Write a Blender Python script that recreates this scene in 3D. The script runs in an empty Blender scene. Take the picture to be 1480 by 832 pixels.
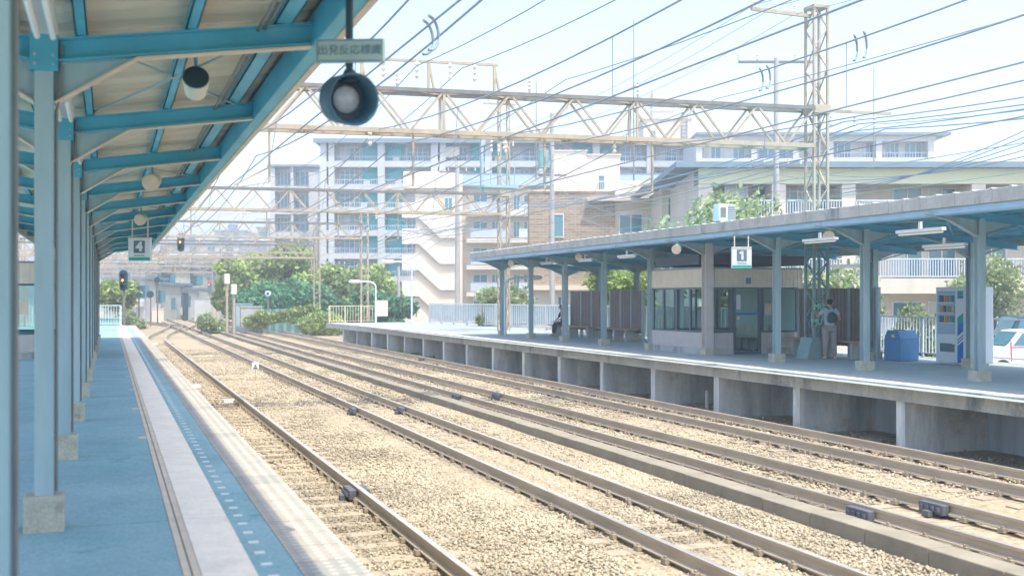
import bpy, math, random
import numpy as np
from mathutils import Vector, Matrix
random.seed(7); rng = np.random.default_rng(7)
R = math.radians
TH = R(20.0); CS, SN = math.cos(TH), math.sin(TH)
F, HZ, CAMZ = 1600.0, 430.0, 2.52          # focal length and horizon in photo pixels, eye height over the rail heads
scene = bpy.context.scene
col = bpy.data.collections.new('station'); scene.collection.children.link(col)

# ---------------------------------------------------------------- camera, sky, sun, exposure
cam_d = bpy.data.cameras.new('camera'); cam = bpy.data.objects.new('camera', cam_d); scene.collection.objects.link(cam)
cam.location = (0, 0, CAMZ); cam.rotation_euler = (R(90), 0, -TH)
cam_d.sensor_width = 36; cam_d.lens = 36 * F / 1480; cam_d.shift_y = (HZ - 416) / 1480
cam_d.clip_start = 0.05; cam_d.clip_end = 6000
cam_d.dof.use_dof = True; cam_d.dof.focus_distance = 28; cam_d.dof.aperture_fstop = 2.0
scene.camera = cam
SUN = Vector((0.12, -0.38, 1.0)).normalized()
w = bpy.data.worlds.new('World'); scene.world = w; w.use_nodes = True
nt = w.node_tree; nt.nodes.clear()
sky = nt.nodes.new('ShaderNodeTexSky'); sky.sky_type = 'NISHITA'; sky.sun_disc = False
sky.sun_elevation = math.asin(SUN.z); sky.sun_rotation = math.atan2(SUN.x, SUN.y)
sky.air_density = 1.0; sky.dust_density = 2.0; sky.ozone_density = 1.6
bg = nt.nodes.new('ShaderNodeBackground'); bg.inputs[1].default_value = 0.15
wo = nt.nodes.new('ShaderNodeOutputWorld'); tint = nt.nodes.new('ShaderNodeMix'); tint.data_type = 'RGBA'; tint.blend_type = 'MULTIPLY'; tint.inputs[0].default_value = 1; tint.inputs[7].default_value = (1.03, .985, .97, 1)
nt.links.new(sky.outputs[0], tint.inputs[6]); nt.links.new(tint.outputs[2], bg.inputs[0]); nt.links.new(bg.outputs[0], wo.inputs[0])
sl = bpy.data.lights.new('sun', 'SUN'); sl.energy = 2.0; sl.angle = R(0.6); sl.color = (1.0, 0.92, 0.76)
so = bpy.data.objects.new('sun', sl); scene.collection.objects.link(so); so.rotation_euler = SUN.to_track_quat('Z', 'Y').to_euler()
scene.view_settings.view_transform = 'Standard'; scene.view_settings.look = 'None'
scene.view_settings.exposure = 1.62; scene.view_settings.gamma = 1.0; scene.view_settings.use_curve_mapping = False
try:
    scene.cycles.max_bounces = 6; scene.cycles.diffuse_bounces = 4; scene.cycles.use_denoising = True
    scene.cycles.volume_bounces = 0
except Exception: pass

# ---------------------------------------------------------------- geometry helpers
def P(u, v, zc):
    xc = (u - 740) / F * zc
    return Vector((xc * CS + zc * SN, zc * CS - xc * SN, CAMZ + (HZ - v) * zc / F))
def G(u, v, z=0.0): return P(u, v, F * (CAMZ - z) / (v - HZ))
def YX(u, x):            # distance along the line at lateral x seen in direction u
    k = (u - 740) / F
    return x * (CS - k * SN) / (k * CS + SN)

class MB:
    def __init__(s): s.v = []; s.f = []; s.m = []; s.mi = 0
    def add(s, vs, fs):
        n = len(s.v); s.v += [tuple(p) for p in vs]; s.f += [tuple(i + n for i in f) for f in fs]; s.m += [s.mi] * len(fs); return s
    def bx(s, x0, x1, y0, y1, z0, z1):
        if x0 > x1: x0, x1 = x1, x0
        if y0 > y1: y0, y1 = y1, y0
        if z0 > z1: z0, z1 = z1, z0
        return s.add([(x0,y0,z0),(x1,y0,z0),(x1,y1,z0),(x0,y1,z0),(x0,y0,z1),(x1,y0,z1),(x1,y1,z1),(x0,y1,z1)],
                     [(0,3,2,1),(4,5,6,7),(0,1,5,4),(1,2,6,5),(2,3,7,6),(3,0,4,7)])
    def cb(s, x, y, z, sx, sy, sz): return s.bx(x-sx/2, x+sx/2, y-sy/2, y+sy/2, z, z+sz)
    def bar(s, p, q, w=.05, h=None, up=(0,0,1)):
        p = Vector(p); q = Vector(q); h = w if h is None else h; d = (q - p)
        if d.length < 1e-6: return s
        d.normalize(); up = Vector(up)
        if abs(d.dot(up)) > .98: up = Vector((0,1,0))
        a = d.cross(up).normalized(); b = a.cross(d).normalized()
        vs = [o + a*i*w/2 + b*j*h/2 for o in (p, q) for i, j in ((-1,-1),(1,-1),(1,1),(-1,1))]
        return s.add(vs, [(0,1,2,3),(7,6,5,4),(0,4,5,1),(1,5,6,2),(2,6,7,3),(3,7,4,0)])
    def tube(s, pts, r, n=6, caps=True, axis=None):
        pts = [Vector(p) for p in pts]; rs = r if isinstance(r, (list, tuple)) else [r]*len(pts)
        base = len(s.v); ref = None
        for i, p in enumerate(pts):
            d = axis or (pts[min(i+1, len(pts)-1)] - pts[max(i-1, 0)]).normalized()
            if ref is None: ref = Vector((0,0,1)) if abs(d.z) < .9 else Vector((1,0,0))
            a = d.cross(ref)
            if a.length < 1e-4: a = d.cross(Vector((0,1,0)))
            a.normalize(); b = d.cross(a).normalized()
            for k in range(n):
                t = 2*math.pi*k/n; s.v.append(tuple(p + (a*math.cos(t) + b*math.sin(t))*rs[i]))
        for i in range(len(pts)-1):
            for k in range(n):
                A = base+i*n+k; B = base+i*n+(k+1) % n
                s.f.append((A, B, B+n, A+n)); s.m.append(s.mi)
        if caps:
            s.f.append(tuple(base+k for k in range(n))[::-1]); s.m.append(s.mi)
            s.f.append(tuple(base+(len(pts)-1)*n+k for k in range(n))); s.m.append(s.mi)
        return s
    def cyl(s, x, y, z0, z1, r, n=12, r1=None): return s.tube([(x,y,z0),(x,y,z1)], [r, r if r1 is None else r1], n)
    def prism(s, poly, axis, a, b):        # poly in the two other axes; extruded from a to b
        n = len(poly)
        def mk(p, t):
            return (t, p[0], p[1]) if axis == 'x' else (p[0], t, p[1]) if axis == 'y' else (p[0], p[1], t)
        vs = [mk(p, a) for p in poly] + [mk(p, b) for p in poly]
        fs = [tuple(range(n))[::-1], tuple(range(n, 2*n))] + [(i, (i+1) % n, (i+1) % n + n, i+n) for i in range(n)]
        return s.add(vs, fs)
    def build(s, name, mats, parent=None, smooth=False, bevel=0):
        if not isinstance(mats, (list, tuple)): mats = [mats]
        if parent is None:
            xs = np.array(s.v); o = Vector(((xs[:,0].min()+xs[:,0].max())/2, (xs[:,1].min()+xs[:,1].max())/2, xs[:,2].min()))
            loc = o
        else:
            o = Vector((0,0,0)); q = parent
            while q: o += q.location; q = q.parent
            loc = Vector((0,0,0))
        me = bpy.data.meshes.new(name)
        me.from_pydata([(a-o.x, b-o.y, c-o.z) for a, b, c in s.v], [], s.f)
        for m in mats: me.materials.append(m)
        if len(mats) > 1: me.polygons.foreach_set('material_index', s.m)
        if smooth: me.polygons.foreach_set('use_smooth', [True]*len(s.f))
        me.update()
        ob = bpy.data.objects.new(name, me); col.objects.link(ob); ob.location = loc
        if parent: ob.parent = parent
        if bevel:
            md = ob.modifiers.new('bevel', 'BEVEL'); md.width = bevel; md.segments = 2; md.limit_method = 'ANGLE'
        return ob
def fixn(ob):
    import bmesh
    bm = bmesh.new(); bm.from_mesh(ob.data); bmesh.ops.recalc_face_normals(bm, faces=bm.faces); bm.to_mesh(ob.data); bm.free(); return ob
def tag(o, label, cat, group=None):
    o['label'] = label; o['category'] = cat
    if group: o['group'] = group
    return o
def struct(o, kind='structure'): o['kind'] = kind; return o
def T(name, label, cat, loc=(0,0,0), group=None):
    o = bpy.data.objects.new(name, None); o.empty_display_size = .2; col.objects.link(o); o.location = loc
    return tag(o, label, cat, group)
def dup(root, loc=None, rz=None, label=None):
    def cp(o, par):
        c = o.copy(); col.objects.link(c); c.parent = par
        for ch in o.children: cp(ch, c)
        return c
    r = cp(root, None)
    if loc is not None: r.location = loc
    if rz is not None: r.rotation_euler = (0, 0, rz)
    if label: r['label'] = label
    return r
ORD = ['nearest','second','third','fourth','fifth','sixth','seventh','eighth','ninth','tenth','eleventh','twelfth','thirteenth','fourteenth']

# ---------------------------------------------------------------- materials
MATS = {}
def mat(name, c, rough=.65, var=.12, sc=3.0, bump=0.0, bsc=None, metal=0.0, c2=None, c2lo=.5, c2hi=.62, spec=.4, streak=None, c3=None, c3s=9, c3lo=.66, c3hi=.72, grain=0):
    m = bpy.data.materials.new(name); m.use_nodes = True; N = m.node_tree.nodes; L = m.node_tree.links
    b = N['Principled BSDF']; b.inputs['Roughness'].default_value = rough; b.inputs['Metallic'].default_value = metal
    b.inputs['Specular IOR Level'].default_value = spec
    tc = N.new('ShaderNodeTexCoord'); mp = N.new('ShaderNodeMapping'); L.new(tc.outputs['Object'], mp.inputs[0])
    if streak: mp.inputs['Scale'].default_value = streak
    n = N.new('ShaderNodeTexNoise'); n.inputs['Scale'].default_value = sc; n.inputs['Detail'].default_value = 6; L.new(mp.outputs[0], n.inputs[0])
    mr = N.new('ShaderNodeMapRange'); mr.inputs[1].default_value = .3; mr.inputs[2].default_value = .7
    mr.inputs[3].default_value = 1-var; mr.inputs[4].default_value = 1+var; L.new(n.outputs[0], mr.inputs[0])
    mx = N.new('ShaderNodeMix'); mx.data_type = 'RGBA'; mx.blend_type = 'MULTIPLY'; mx.inputs[0].default_value = 1
    mx.inputs[6].default_value = (*c, 1); L.new(mr.outputs[0], mx.inputs[7]); out = mx.outputs[2]
    if c2:
        n2 = N.new('ShaderNodeTexNoise'); n2.inputs['Scale'].default_value = sc*.6; n2.inputs['Detail'].default_value = 8; n2.inputs['Roughness'].default_value = .7
        L.new(mp.outputs[0], n2.inputs[0])
        r2 = N.new('ShaderNodeMapRange'); r2.inputs[1].default_value = c2lo; r2.inputs[2].default_value = c2hi; L.new(n2.outputs[0], r2.inputs[0])
        m2 = N.new('ShaderNodeMix'); m2.data_type = 'RGBA'; L.new(r2.outputs[0], m2.inputs[0]); L.new(out, m2.inputs[6]); m2.inputs[7].default_value = (*c2, 1); out = m2.outputs[2]
    if c3:
        n3 = N.new('ShaderNodeTexNoise'); n3.inputs['Scale'].default_value = c3s; n3.inputs['Detail'].default_value = 8; n3.inputs['Roughness'].default_value = .65; L.new(tc.outputs['Object'], n3.inputs[0])
        q3 = N.new('ShaderNodeMapRange'); q3.inputs[1].default_value = c3lo; q3.inputs[2].default_value = c3hi; L.new(n3.outputs[0], q3.inputs[0])
        m3 = N.new('ShaderNodeMix'); m3.data_type = 'RGBA'; L.new(q3.outputs[0], m3.inputs[0]); L.new(out, m3.inputs[6]); m3.inputs[7].default_value = (*c3, 1); out = m3.outputs[2]
    if grain:
        n4 = N.new('ShaderNodeTexNoise'); n4.inputs['Scale'].default_value = 45; n4.inputs['Detail'].default_value = 3; L.new(tc.outputs['Object'], n4.inputs[0])
        q4 = N.new('ShaderNodeMapRange'); q4.inputs[1].default_value = .35; q4.inputs[2].default_value = .65; q4.inputs[3].default_value = 1-grain; q4.inputs[4].default_value = 1+grain; L.new(n4.outputs[0], q4.inputs[0])
        m4 = N.new('ShaderNodeMix'); m4.data_type = 'RGBA'; m4.blend_type = 'MULTIPLY'; m4.inputs[0].default_value = 1; L.new(out, m4.inputs[6]); L.new(q4.outputs[0], m4.inputs[7]); out = m4.outputs[2]
    L.new(out, b.inputs['Base Color'])
    if bump:
        nb = N.new('ShaderNodeTexNoise'); nb.inputs['Scale'].default_value = bsc or sc*8; nb.inputs['Detail'].default_value = 4; L.new(tc.outputs['Object'], nb.inputs[0])
        bp = N.new('ShaderNodeBump'); bp.inputs['Strength'].default_value = bump; bp.inputs['Distance'].default_value = .02
        L.new(nb.outputs[0], bp.inputs['Height']); L.new(bp.outputs[0], b.inputs['Normal'])
    MATS[name] = m; return m
def island_mat(name, c1, c2, c3=None, rough=.9, trans=0.0, nsc=.6):      # each leaf or stone its own shade
    m = bpy.data.materials.new(name); m.use_nodes = True; N = m.node_tree.nodes; L = m.node_tree.links
    b = N['Principled BSDF']; b.inputs['Roughness'].default_value = rough; b.inputs['Specular IOR Level'].default_value = .25
    g = N.new('ShaderNodeNewGeometry'); r = N.new('ShaderNodeValToRGB'); r.color_ramp.elements[0].color = (*c1, 1); r.color_ramp.elements[1].color = (*c2, 1)
    if c3: e = r.color_ramp.elements.new(.85); e.color = (*c3, 1)
    L.new(g.outputs['Random Per Island'], r.inputs[0])
    tc = N.new('ShaderNodeTexCoord'); n = N.new('ShaderNodeTexNoise'); n.inputs['Scale'].default_value = nsc; n.inputs['Detail'].default_value = 3; L.new(tc.outputs['Object'], n.inputs[0])
    mr = N.new('ShaderNodeMapRange'); mr.inputs[1].default_value = .35; mr.inputs[2].default_value = .65; mr.inputs[3].default_value = .72; mr.inputs[4].default_value = 1.25; L.new(n.outputs[0], mr.inputs[0])
    mx = N.new('ShaderNodeMix'); mx.data_type = 'RGBA'; mx.blend_type = 'MULTIPLY'; mx.inputs[0].default_value = 1
    L.new(r.outputs[0], mx.inputs[6]); L.new(mr.outputs[0], mx.inputs[7]); L.new(mx.outputs[2], b.inputs['Base Color'])
    if trans:
        t = N.new('ShaderNodeBsdfTranslucent'); L.new(mx.outputs[2], t.inputs[0]); s = N.new('ShaderNodeMixShader'); s.inputs[0].default_value = trans
        L.new(b.outputs[0], s.inputs[1]); L.new(t.outputs[0], s.inputs[2]); L.new(s.outputs[0], N['Material Output'].inputs[0])
    return m
def glass(name, c=(.05,.12,.15), rough=.08, trans=0.0):
    m = bpy.data.materials.new(name); m.use_nodes = True; N = m.node_tree.nodes; L = m.node_tree.links; b = N['Principled BSDF']
    b.inputs['Base Color'].default_value = (*c, 1); b.inputs['Roughness'].default_value = rough; b.inputs['Specular IOR Level'].default_value = .8
    if trans:
        t = N.new('ShaderNodeBsdfTransparent'); t.inputs[0].default_value = (.86,.95,.95,1); s = N.new('ShaderNodeMixShader'); s.inputs[0].default_value = trans
        L.new(b.outputs[0], s.inputs[1]); L.new(t.outputs[0], s.inputs[2]); L.new(s.outputs[0], N['Material Output'].inputs[0])
    return m
def emit(name, c, s):
    m = bpy.data.materials.new(name); m.use_nodes = True; b = m.node_tree.nodes['Principled BSDF']
    b.inputs['Base Color'].default_value = (*c, 1); b.inputs['Emission Color'].default_value = (*c, 1); b.inputs['Emission Strength'].default_value = s; return m

M_STEEL  = mat('blue_steel_paint', (.09,.42,.56), .5, .12, 2, c2=(.20,.48,.58), c2lo=.55, c2hi=.75, c3=(.30,.19,.12), c3s=7, c3lo=.67, c3hi=.73)
M_POST   = mat('grey_blue_post_paint', (.32,.45,.48), .55, .10, 2, c2=(.42,.52,.52), c2lo=.5, c2hi=.7, c3=(.33,.24,.18), c3s=8, c3lo=.66, c3hi=.73, streak=(3,3,.5))
M_SHEET  = mat('beige_roof_sheet', (.60,.56,.45), .7, .1, 1.2, streak=(.3,4,1), c2=(.30,.27,.21), c2lo=.54, c2hi=.85)
M_TRIM   = mat('cream_trim', (.66,.56,.44), .6, .1, 4)
M_FOOT   = mat('concrete_footing', (.46,.45,.36), .9, .15, 8, .3, c3=(.28,.25,.20), c3s=5, c3lo=.55, c3hi=.75, grain=.12)
M_FLOOR  = mat('asphalt_platform_paving', (.23,.40,.43), .85, .14, 1.1, .3, 60, c2=(.33,.47,.49), c2lo=.42, c2hi=.75, c3=(.13,.24,.27), c3s=2.2, c3lo=.60, c3hi=.78, grain=.13)
M_WTILE  = mat('cream_tactile_tile', (.93,.82,.67), .8, .07, 6, .2, c3=(.62,.55,.46), c3s=3, c3lo=.55, c3hi=.8, grain=.06)
M_BTILE  = mat('tan_strip_tile', (.68,.56,.43), .8, .1, 5, .2)
M_EDGE   = mat('pale_edge_tile', (.46,.43,.37), .8, .08, 6, .2)
M_EDGE2  = mat('grey_edge_tile', (.38,.38,.34), .8, .08, 6, .2)
M_CONC   = mat('weathered_concrete', (.42,.44,.42), .9, .15, 2.5, .3, c2=(.16,.20,.22), c2lo=.54, c2hi=.68, streak=(1,1,.35), c3=(.56,.54,.47), c3s=4, c3lo=.58, c3hi=.7, grain=.1)
M_CONC2  = mat('pier_concrete', (.74,.76,.73), .9, .18, 1.5, .3, c2=(.36,.43,.47), c2lo=.45, c2hi=.68, streak=(1.6,1.6,.3), c3=(.50,.42,.32), c3s=1.6, c3lo=.55, c3hi=.75, grain=.08)
M_PAVE2  = mat('neutral_platform_paving', (.34,.405,.40), .85, .08, 1.5, .25, 60, c2=(.39,.43,.41), c2lo=.5, c2hi=.7, grain=.1)
M_LINE   = mat('cream_edge_line', (.80,.72,.56), .7, .06, 5)
M_BACKW  = mat('stained_back_wall', (.50,.60,.68), .9, .15, 1.5, .2, c2=(.32,.40,.48), c2lo=.5, c2hi=.7, streak=(1.5,1.5,.3), c3=(.42,.36,.28), c3s=1.2, c3lo=.56, c3hi=.75)
M_TROUGH = mat('trough_concrete', (.27,.245,.185), .9, .12, 3, .3, c2=(.19,.175,.14), c2lo=.5, c2hi=.8)
M_BALL   = mat('ballast_bed', (.37,.31,.21), .95, .35, 14, .9, 26, c2=(.24,.19,.13), c2lo=.55, c2hi=.8)
M_STONE  = island_mat('ballast_stone', (.31,.26,.175), (.45,.385,.265), (.50,.45,.34), nsc=.5)
M_RAIL   = mat('rusty_rail_side', (.43,.36,.27), .8, .15, 6, streak=(1,.2,1))
M_RTOP   = mat('polished_rail_head', (.50,.46,.39), .42, .1, 3, metal=.35)
M_SLEEP  = mat('dusty_sleeper', (.38,.32,.23), .9, .12, 6, .3)
M_CLIP   = mat('rail_clip_steel', (.34,.29,.21), .8, .2, 9)
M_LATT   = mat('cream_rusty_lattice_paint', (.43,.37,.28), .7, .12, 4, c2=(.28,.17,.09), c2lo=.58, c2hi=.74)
M_LATT2  = mat('lattice_paint_canopy_shade', (.22,.36,.36), .7, .12, 4)  # lower mast tone: canopy shade put into the lattice colour
M_CHORD  = mat('weathered_grey_steel', (.20,.20,.19), .6, .15, 4)
M_WIRE   = mat('dark_wire', (.24,.30,.36), .6, .1, 2)
M_WIREG  = mat('green_copper_wire', (.20,.33,.26), .6, .1, 2)
M_INSUL  = mat('white_porcelain', (.7,.68,.64), .25, .05, 5)
M_BRIGHT = mat('bright_cream_render', (.82,.76,.65), .8, .05, .5, c2=(.68,.62,.53), c2lo=.54, c2hi=.8, streak=(1.2,1.2,.15))
M_WHITE  = mat('white_paint', (.74,.74,.72), .5, .05, 3)
M_SIGNW  = mat('sign_white', (.62,.66,.66), .4, .03, 3)
M_SIGNG  = mat('sign_grey_green', (.34,.45,.42), .5, .06, 6)
M_DARK   = mat('dark_navy_metal', (.03,.065,.09), .5, .1, 3)
M_JOINT  = mat('oily_dark_steel', (.11,.12,.14), .6, .2, 9)
M_TXT    = mat('dark_lettering', (.05,.09,.13), .6, .05, 3)
M_GREEN  = mat('teal_green_print', (.0,.36,.28), .5, .04, 3)
M_BLUEP  = mat('blue_print', (.0,.15,.48), .5, .04, 3)
M_SLATE  = mat('slate_print', (.10,.17,.22), .5, .04, 3)
M_LENS   = emit('amber_lens', (1.0,.32,.05), 2.5)
M_TUBE   = mat('white_lamp_tube', (.85,.85,.8), .3, .02, 3)
M_BEIGE  = mat('beige_siding', (.66,.59,.48), .7, .06, 6)
M_TAUPE  = mat('taupe_siding', (.52,.50,.47), .7, .06, 6)
M_BROWN  = mat('brown_corrugated_screen', (.23,.20,.195), .6, .1, 3, c2=(.34,.27,.22), c2lo=.55, c2hi=.8)
M_WOOD   = mat('bench_wood', (.44,.31,.20), .6, .15, 5, streak=(1,.15,1))
M_FRAME  = mat('dark_window_frame', (.07,.12,.15), .45, .05, 3)
M_SEATP  = mat('cream_plastic', (.62,.64,.52), .4, .04, 3)
M_BIN    = mat('blue_bin_paint', (.08,.27,.52), .45, .06, 4)
M_VEND   = mat('pale_blue_machine_enamel', (.64,.73,.77), .35, .03, 3)
M_FENCE  = mat('pale_blue_fence_paint', (.60,.69,.76), .5, .06, 4)
M_YEL    = mat('pale_yellow_fence_paint', (.70,.62,.42), .5, .08, 4)
M_GLASS  = glass('window_glass', (.09,.25,.32))
M_TGLASS = glass('teal_tinted_glass', (.0,.40,.44), .35)
M_TFRAME = mat('teal_frame', (.03,.50,.54), .5, .05, 2)
M_GLASST = glass('clear_shelter_glass', (.05,.1,.12), .03, .93)
M_APT    = mat('pale_apartment_render', (.54,.57,.57), .8, .05, .6, c2=(.44,.47,.47), c2lo=.5, c2hi=.8, streak=(1,1,.15))
M_APTR   = mat('grey_recess_render', (.44,.49,.47), .8, .08, .8)
M_TEAL   = mat('teal_balcony_paint', (.0,.42,.47), .7, .1, 1.5)
M_BROOF  = mat('blue_grey_roofing', (.20,.28,.34), .6, .08, 1)
M_STAIR  = mat('warm_white_render', (.68,.63,.53), .8, .05, .5, c2=(.54,.50,.42), c2lo=.52, c2hi=.8, streak=(1.2,1.2,.15))
M_STAIR2 = mat('beige_shade_render', (.74,.66,.54), .8, .05, .5)
M_YELW   = mat('pale_yellow_green_render', (.68,.68,.46), .8, .04, .5)
M_ROOFD  = mat('slate_roof_tile', (.36,.42,.45), .6, .1, 2)
M_CURT   = mat('curtain_fabric', (.55,.58,.56), .8, .1, 2)
M_ASPH   = mat('street_asphalt', (.20,.20,.19), .9, .1, 1, .2)
M_DIRT   = mat('pale_trackside_dirt', (.40,.36,.28), .95, .18, .8, .5, 12, c2=(.26,.27,.16), c2lo=.55, c2hi=.75)
M_LEAF   = island_mat('tree_leaf', (.16,.30,.09), (.33,.48,.15), (.48,.56,.22), trans=.3)
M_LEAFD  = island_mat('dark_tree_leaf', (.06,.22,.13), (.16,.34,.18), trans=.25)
M_LEAFL  = island_mat('light_tree_leaf', (.18,.30,.12), (.36,.46,.22), (.48,.52,.32), trans=.35)
M_BARK   = mat('tree_bark', (.16,.12,.09), .95, .2, 6, .4)
M_POLE   = mat('concrete_pole', (.44,.44,.42), .85, .08, 2)
M_SKIN   = mat('skin', (.55,.33,.22), .6, .04, 5)
M_HAIR   = mat('black_hair', (.012,.018,.025), .7, .1, 8)
M_SHIRT  = mat('pale_blue_shirt', (.36,.50,.56), .85, .06, 8)
M_TROU   = mat('grey_beige_trousers', (.33,.32,.30), .9, .08, 8)
M_NAVY   = mat('navy_trousers', (.012,.04,.09), .9, .1, 8)
M_BAG    = mat('dark_green_backpack', (.02,.09,.10), .8, .1, 6)
M_CARW   = mat('white_car_paint', (.75,.74,.72), .25, .02, 2)
M_CARD   = mat('dark_car_paint', (.05,.10,.13), .25, .02, 2)
M_RED    = mat('red_stripe', (.5,.06,.05), .5, .05, 3)
M_TYRE   = mat('tyre_rubber', (.03,.03,.03), .9, .05, 3)
M_TARP   = mat('blue_tarp', (.20,.40,.40), .6, .15, 2)
def brick_mat():
    m = mat('tan_brick', (.36,.25,.17), .9, .15, 3); N = m.node_tree.nodes; L = m.node_tree.links; b = N['Principled BSDF']
    tc = N.new('ShaderNodeTexCoord'); sp = N.new('ShaderNodeSeparateXYZ'); L.new(tc.outputs['Object'], sp.inputs[0]); cb = N.new('ShaderNodeCombineXYZ')
    ad = N.new('ShaderNodeMath'); ad.operation = 'ADD'; L.new(sp.outputs[0], ad.inputs[0]); L.new(sp.outputs[1], ad.inputs[1]); L.new(ad.outputs[0], cb.inputs[0]); L.new(sp.outputs[2], cb.inputs[1])
    br = N.new('ShaderNodeTexBrick'); L.new(cb.outputs[0], br.inputs[0]); br.inputs['Scale'].default_value = 1
    br.inputs['Brick Width'].default_value = .5; br.inputs['Row Height'].default_value = .16; br.inputs['Mortar Size'].default_value = .02
    br.inputs['Color1'].default_value = (.42,.32,.22,1); br.inputs['Color2'].default_value = (.28,.21,.15,1); br.inputs['Mortar'].default_value = (.45,.40,.33,1)
    L.new(br.outputs[0], b.inputs['Base Color']); return m
M_BRICK = brick_mat()
def tile_bump_shade(m, sx, sy, kind='dots', dist=.006):       # raised dots of tactile paving, their relief shading also multiplied into the colour
    N = m.node_tree.nodes; L = m.node_tree.links; b = N['Principled BSDF']
    tc = N.new('ShaderNodeTexCoord'); mp = N.new('ShaderNodeMapping'); mp.inputs['Scale'].default_value = (1/sx, 1/sy, 1); L.new(tc.outputs['Object'], mp.inputs[0])
    v = N.new('ShaderNodeTexVoronoi'); v.inputs['Scale'].default_value = 1; v.inputs['Randomness'].default_value = 0; v.voronoi_dimensions = '2D'; L.new(mp.outputs[0], v.inputs[0])
    mr = N.new('ShaderNodeMapRange'); mr.inputs[1].default_value = .22; mr.inputs[2].default_value = .36; mr.inputs[3].default_value = 1; mr.inputs[4].default_value = 0; L.new(v.outputs['Distance'], mr.inputs[0])
    bp = N.new('ShaderNodeBump'); bp.inputs['Distance'].default_value = dist; bp.inputs['Strength'].default_value = 1; L.new(mr.outputs[0], bp.inputs['Height']); L.new(bp.outputs[0], b.inputs['Normal'])
    src = b.inputs['Base Color'].links[0].from_socket
    mx = N.new('ShaderNodeMix'); mx.data_type = 'RGBA'; mx.blend_type = 'MULTIPLY'; mx.inputs[0].default_value = 1; L.new(src, mx.inputs[6])
    r3 = N.new('ShaderNodeMapRange'); r3.inputs[3].default_value = .80; r3.inputs[4].default_value = 1.15; L.new(mr.outputs[0], r3.inputs[0]); L.new(r3.outputs[0], mx.inputs[7]); L.new(mx.outputs[2], b.inputs['Base Color'])
tile_bump_shade(M_EDGE, .088, .088); tile_bump_shade(M_EDGE2, .088, .088)

def text(body, size, mtl, parent, loc, rz, name='lettering', thick=.002, align='CENTER', bold=0):
    c = bpy.data.curves.new(name, 'FONT'); c.body = body; c.size = size; c.extrude = thick; c.offset = bold; c.align_x = align; c.align_y = 'CENTER'
    tmp = bpy.data.objects.new('tmp', c); scene.collection.objects.link(tmp)
    bpy.context.view_layer.update()
    me = bpy.data.meshes.new_from_object(tmp.evaluated_get(bpy.context.evaluated_depsgraph_get())); bpy.data.objects.remove(tmp)
    me.materials.clear(); me.materials.append(mtl); me.transform(Matrix.Rotation(R(90), 4, 'X')); me.transform(Matrix.Rotation(rz, 4, 'Z'))
    ob = bpy.data.objects.new(name, me); col.objects.link(ob); ob.location = loc; ob.parent = parent; return ob

# ---------------------------------------------------------------- ground, platforms
g = MB(); g.add([(-2500,-300,-.62),(2500,-300,-.62),(2500,4000,-.62),(-2500,4000,-.62)], [(0,1,2,3)]); struct(g.build('ground', M_DIRT))
g = MB()                                                # ballast bed with lower shoulders between the tracks
prof = [(-6,-.40),(-2,-.25),(1.0,-.21),(4.2,-.20),(4.6,-.20),(5.1,-.205),(7.0,-.20),(7.6,-.17),(7.72,-.16),(8.25,-.18),(10.3,-.2),(10.8,-.23),(11.2,-.2),(12.9,-.205),(13.4,-.32),(16,-.34)]
ys = [-12+2*i for i in range(70)] + [130+15*i for i in range(30)]
vs = [(x + max(0, (y-150))**1.6*.012, y, z + (.02*random.uniform(-1,1) if .9 < x < 13 else 0)) for y in ys for x, z in prof]; n = len(prof)
g.add(vs, [(j*n+i, j*n+i+1, (j+1)*n+i+1, (j+1)*n+i) for j in range(len(ys)-1) for i in range(n-1)]); struct(g.build('ballast_bed', M_BALL, smooth=True))
g = MB()
g.add([(21.2,-40,-.12),(60,-40,-.12),(60,160,-.12),(21.2,160,-.12)], [(0,1,2,3)]); struct(g.build('street', M_ASPH))
LZ = 1.0; RZ = .94
# loose stones
def stones(x0, x1, y0, y1, n, s0, s1, zf):
    xs = rng.uniform(x0, x1, n); yy = rng.uniform(y0, y1, n); s = rng.uniform(s0, s1, n)
    base = np.array([(1,0,0),(-1,0,0),(0,1,0),(0,-1,0),(0,0,1),(0,0,-1)], float)
    v = base[None] * rng.uniform(.55, 1.15, (n,6,1)) + rng.uniform(-.3,.3,(n,6,3))
    v *= s[:,None,None]; v[:,:,2] *= .75
    ang = rng.uniform(0, 6.28, n); ca, sa = np.cos(ang)[:,None], np.sin(ang)[:,None]
    X = v[:,:,0]*ca - v[:,:,1]*sa; Y = v[:,:,0]*sa + v[:,:,1]*ca
    # tilt
    ang = rng.uniform(-.9, .9, n); ca, sa = np.cos(ang)[:,None], np.sin(ang)[:,None]
    Z = v[:,:,2]*ca - X*sa; X = v[:,:,2]*sa + X*ca
    z = np.array([zf(a, b) for a, b in zip(xs, yy)]) + rng.uniform(-.3,.55,n)*s
    return np.stack([X + xs[:,None], Y + yy[:,None], Z + z[:,None]], 2)
def zg(x, y): return float(np.interp(x, [p[0] for p in prof], [p[1] for p in prof]))
SL_T = [2.58, 5.95, 9.2, 12.02]; HG = .55
def keep(v):                                            # thin the stones on sleepers
    c = v.mean(1); k = np.ones(len(c), bool)
    for t in SL_T:
        on = (abs(c[:,0]-t) < 1.0) & ((c[:,1] % .62) < .26); k &= ~(on & (rng.random(len(c)) < .45))
        k &= ~(abs(abs(c[:,0]-t)-HG) < .06)
    k &= ~((c[:,0] > 7.66) & (c[:,0] < 8.30)) | (rng.random(len(c)) < .004)
    return v[k]
parts = [keep(stones(1.45, 7.9, 7.5, 17, 52000, .016, .034, zg)), keep(stones(1.45, 13.3, 12, 30, 46000, .022, .040, zg)), keep(stones(1.45, 13.3, 28, 60, 30000, .03, .055, zg))]
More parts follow.
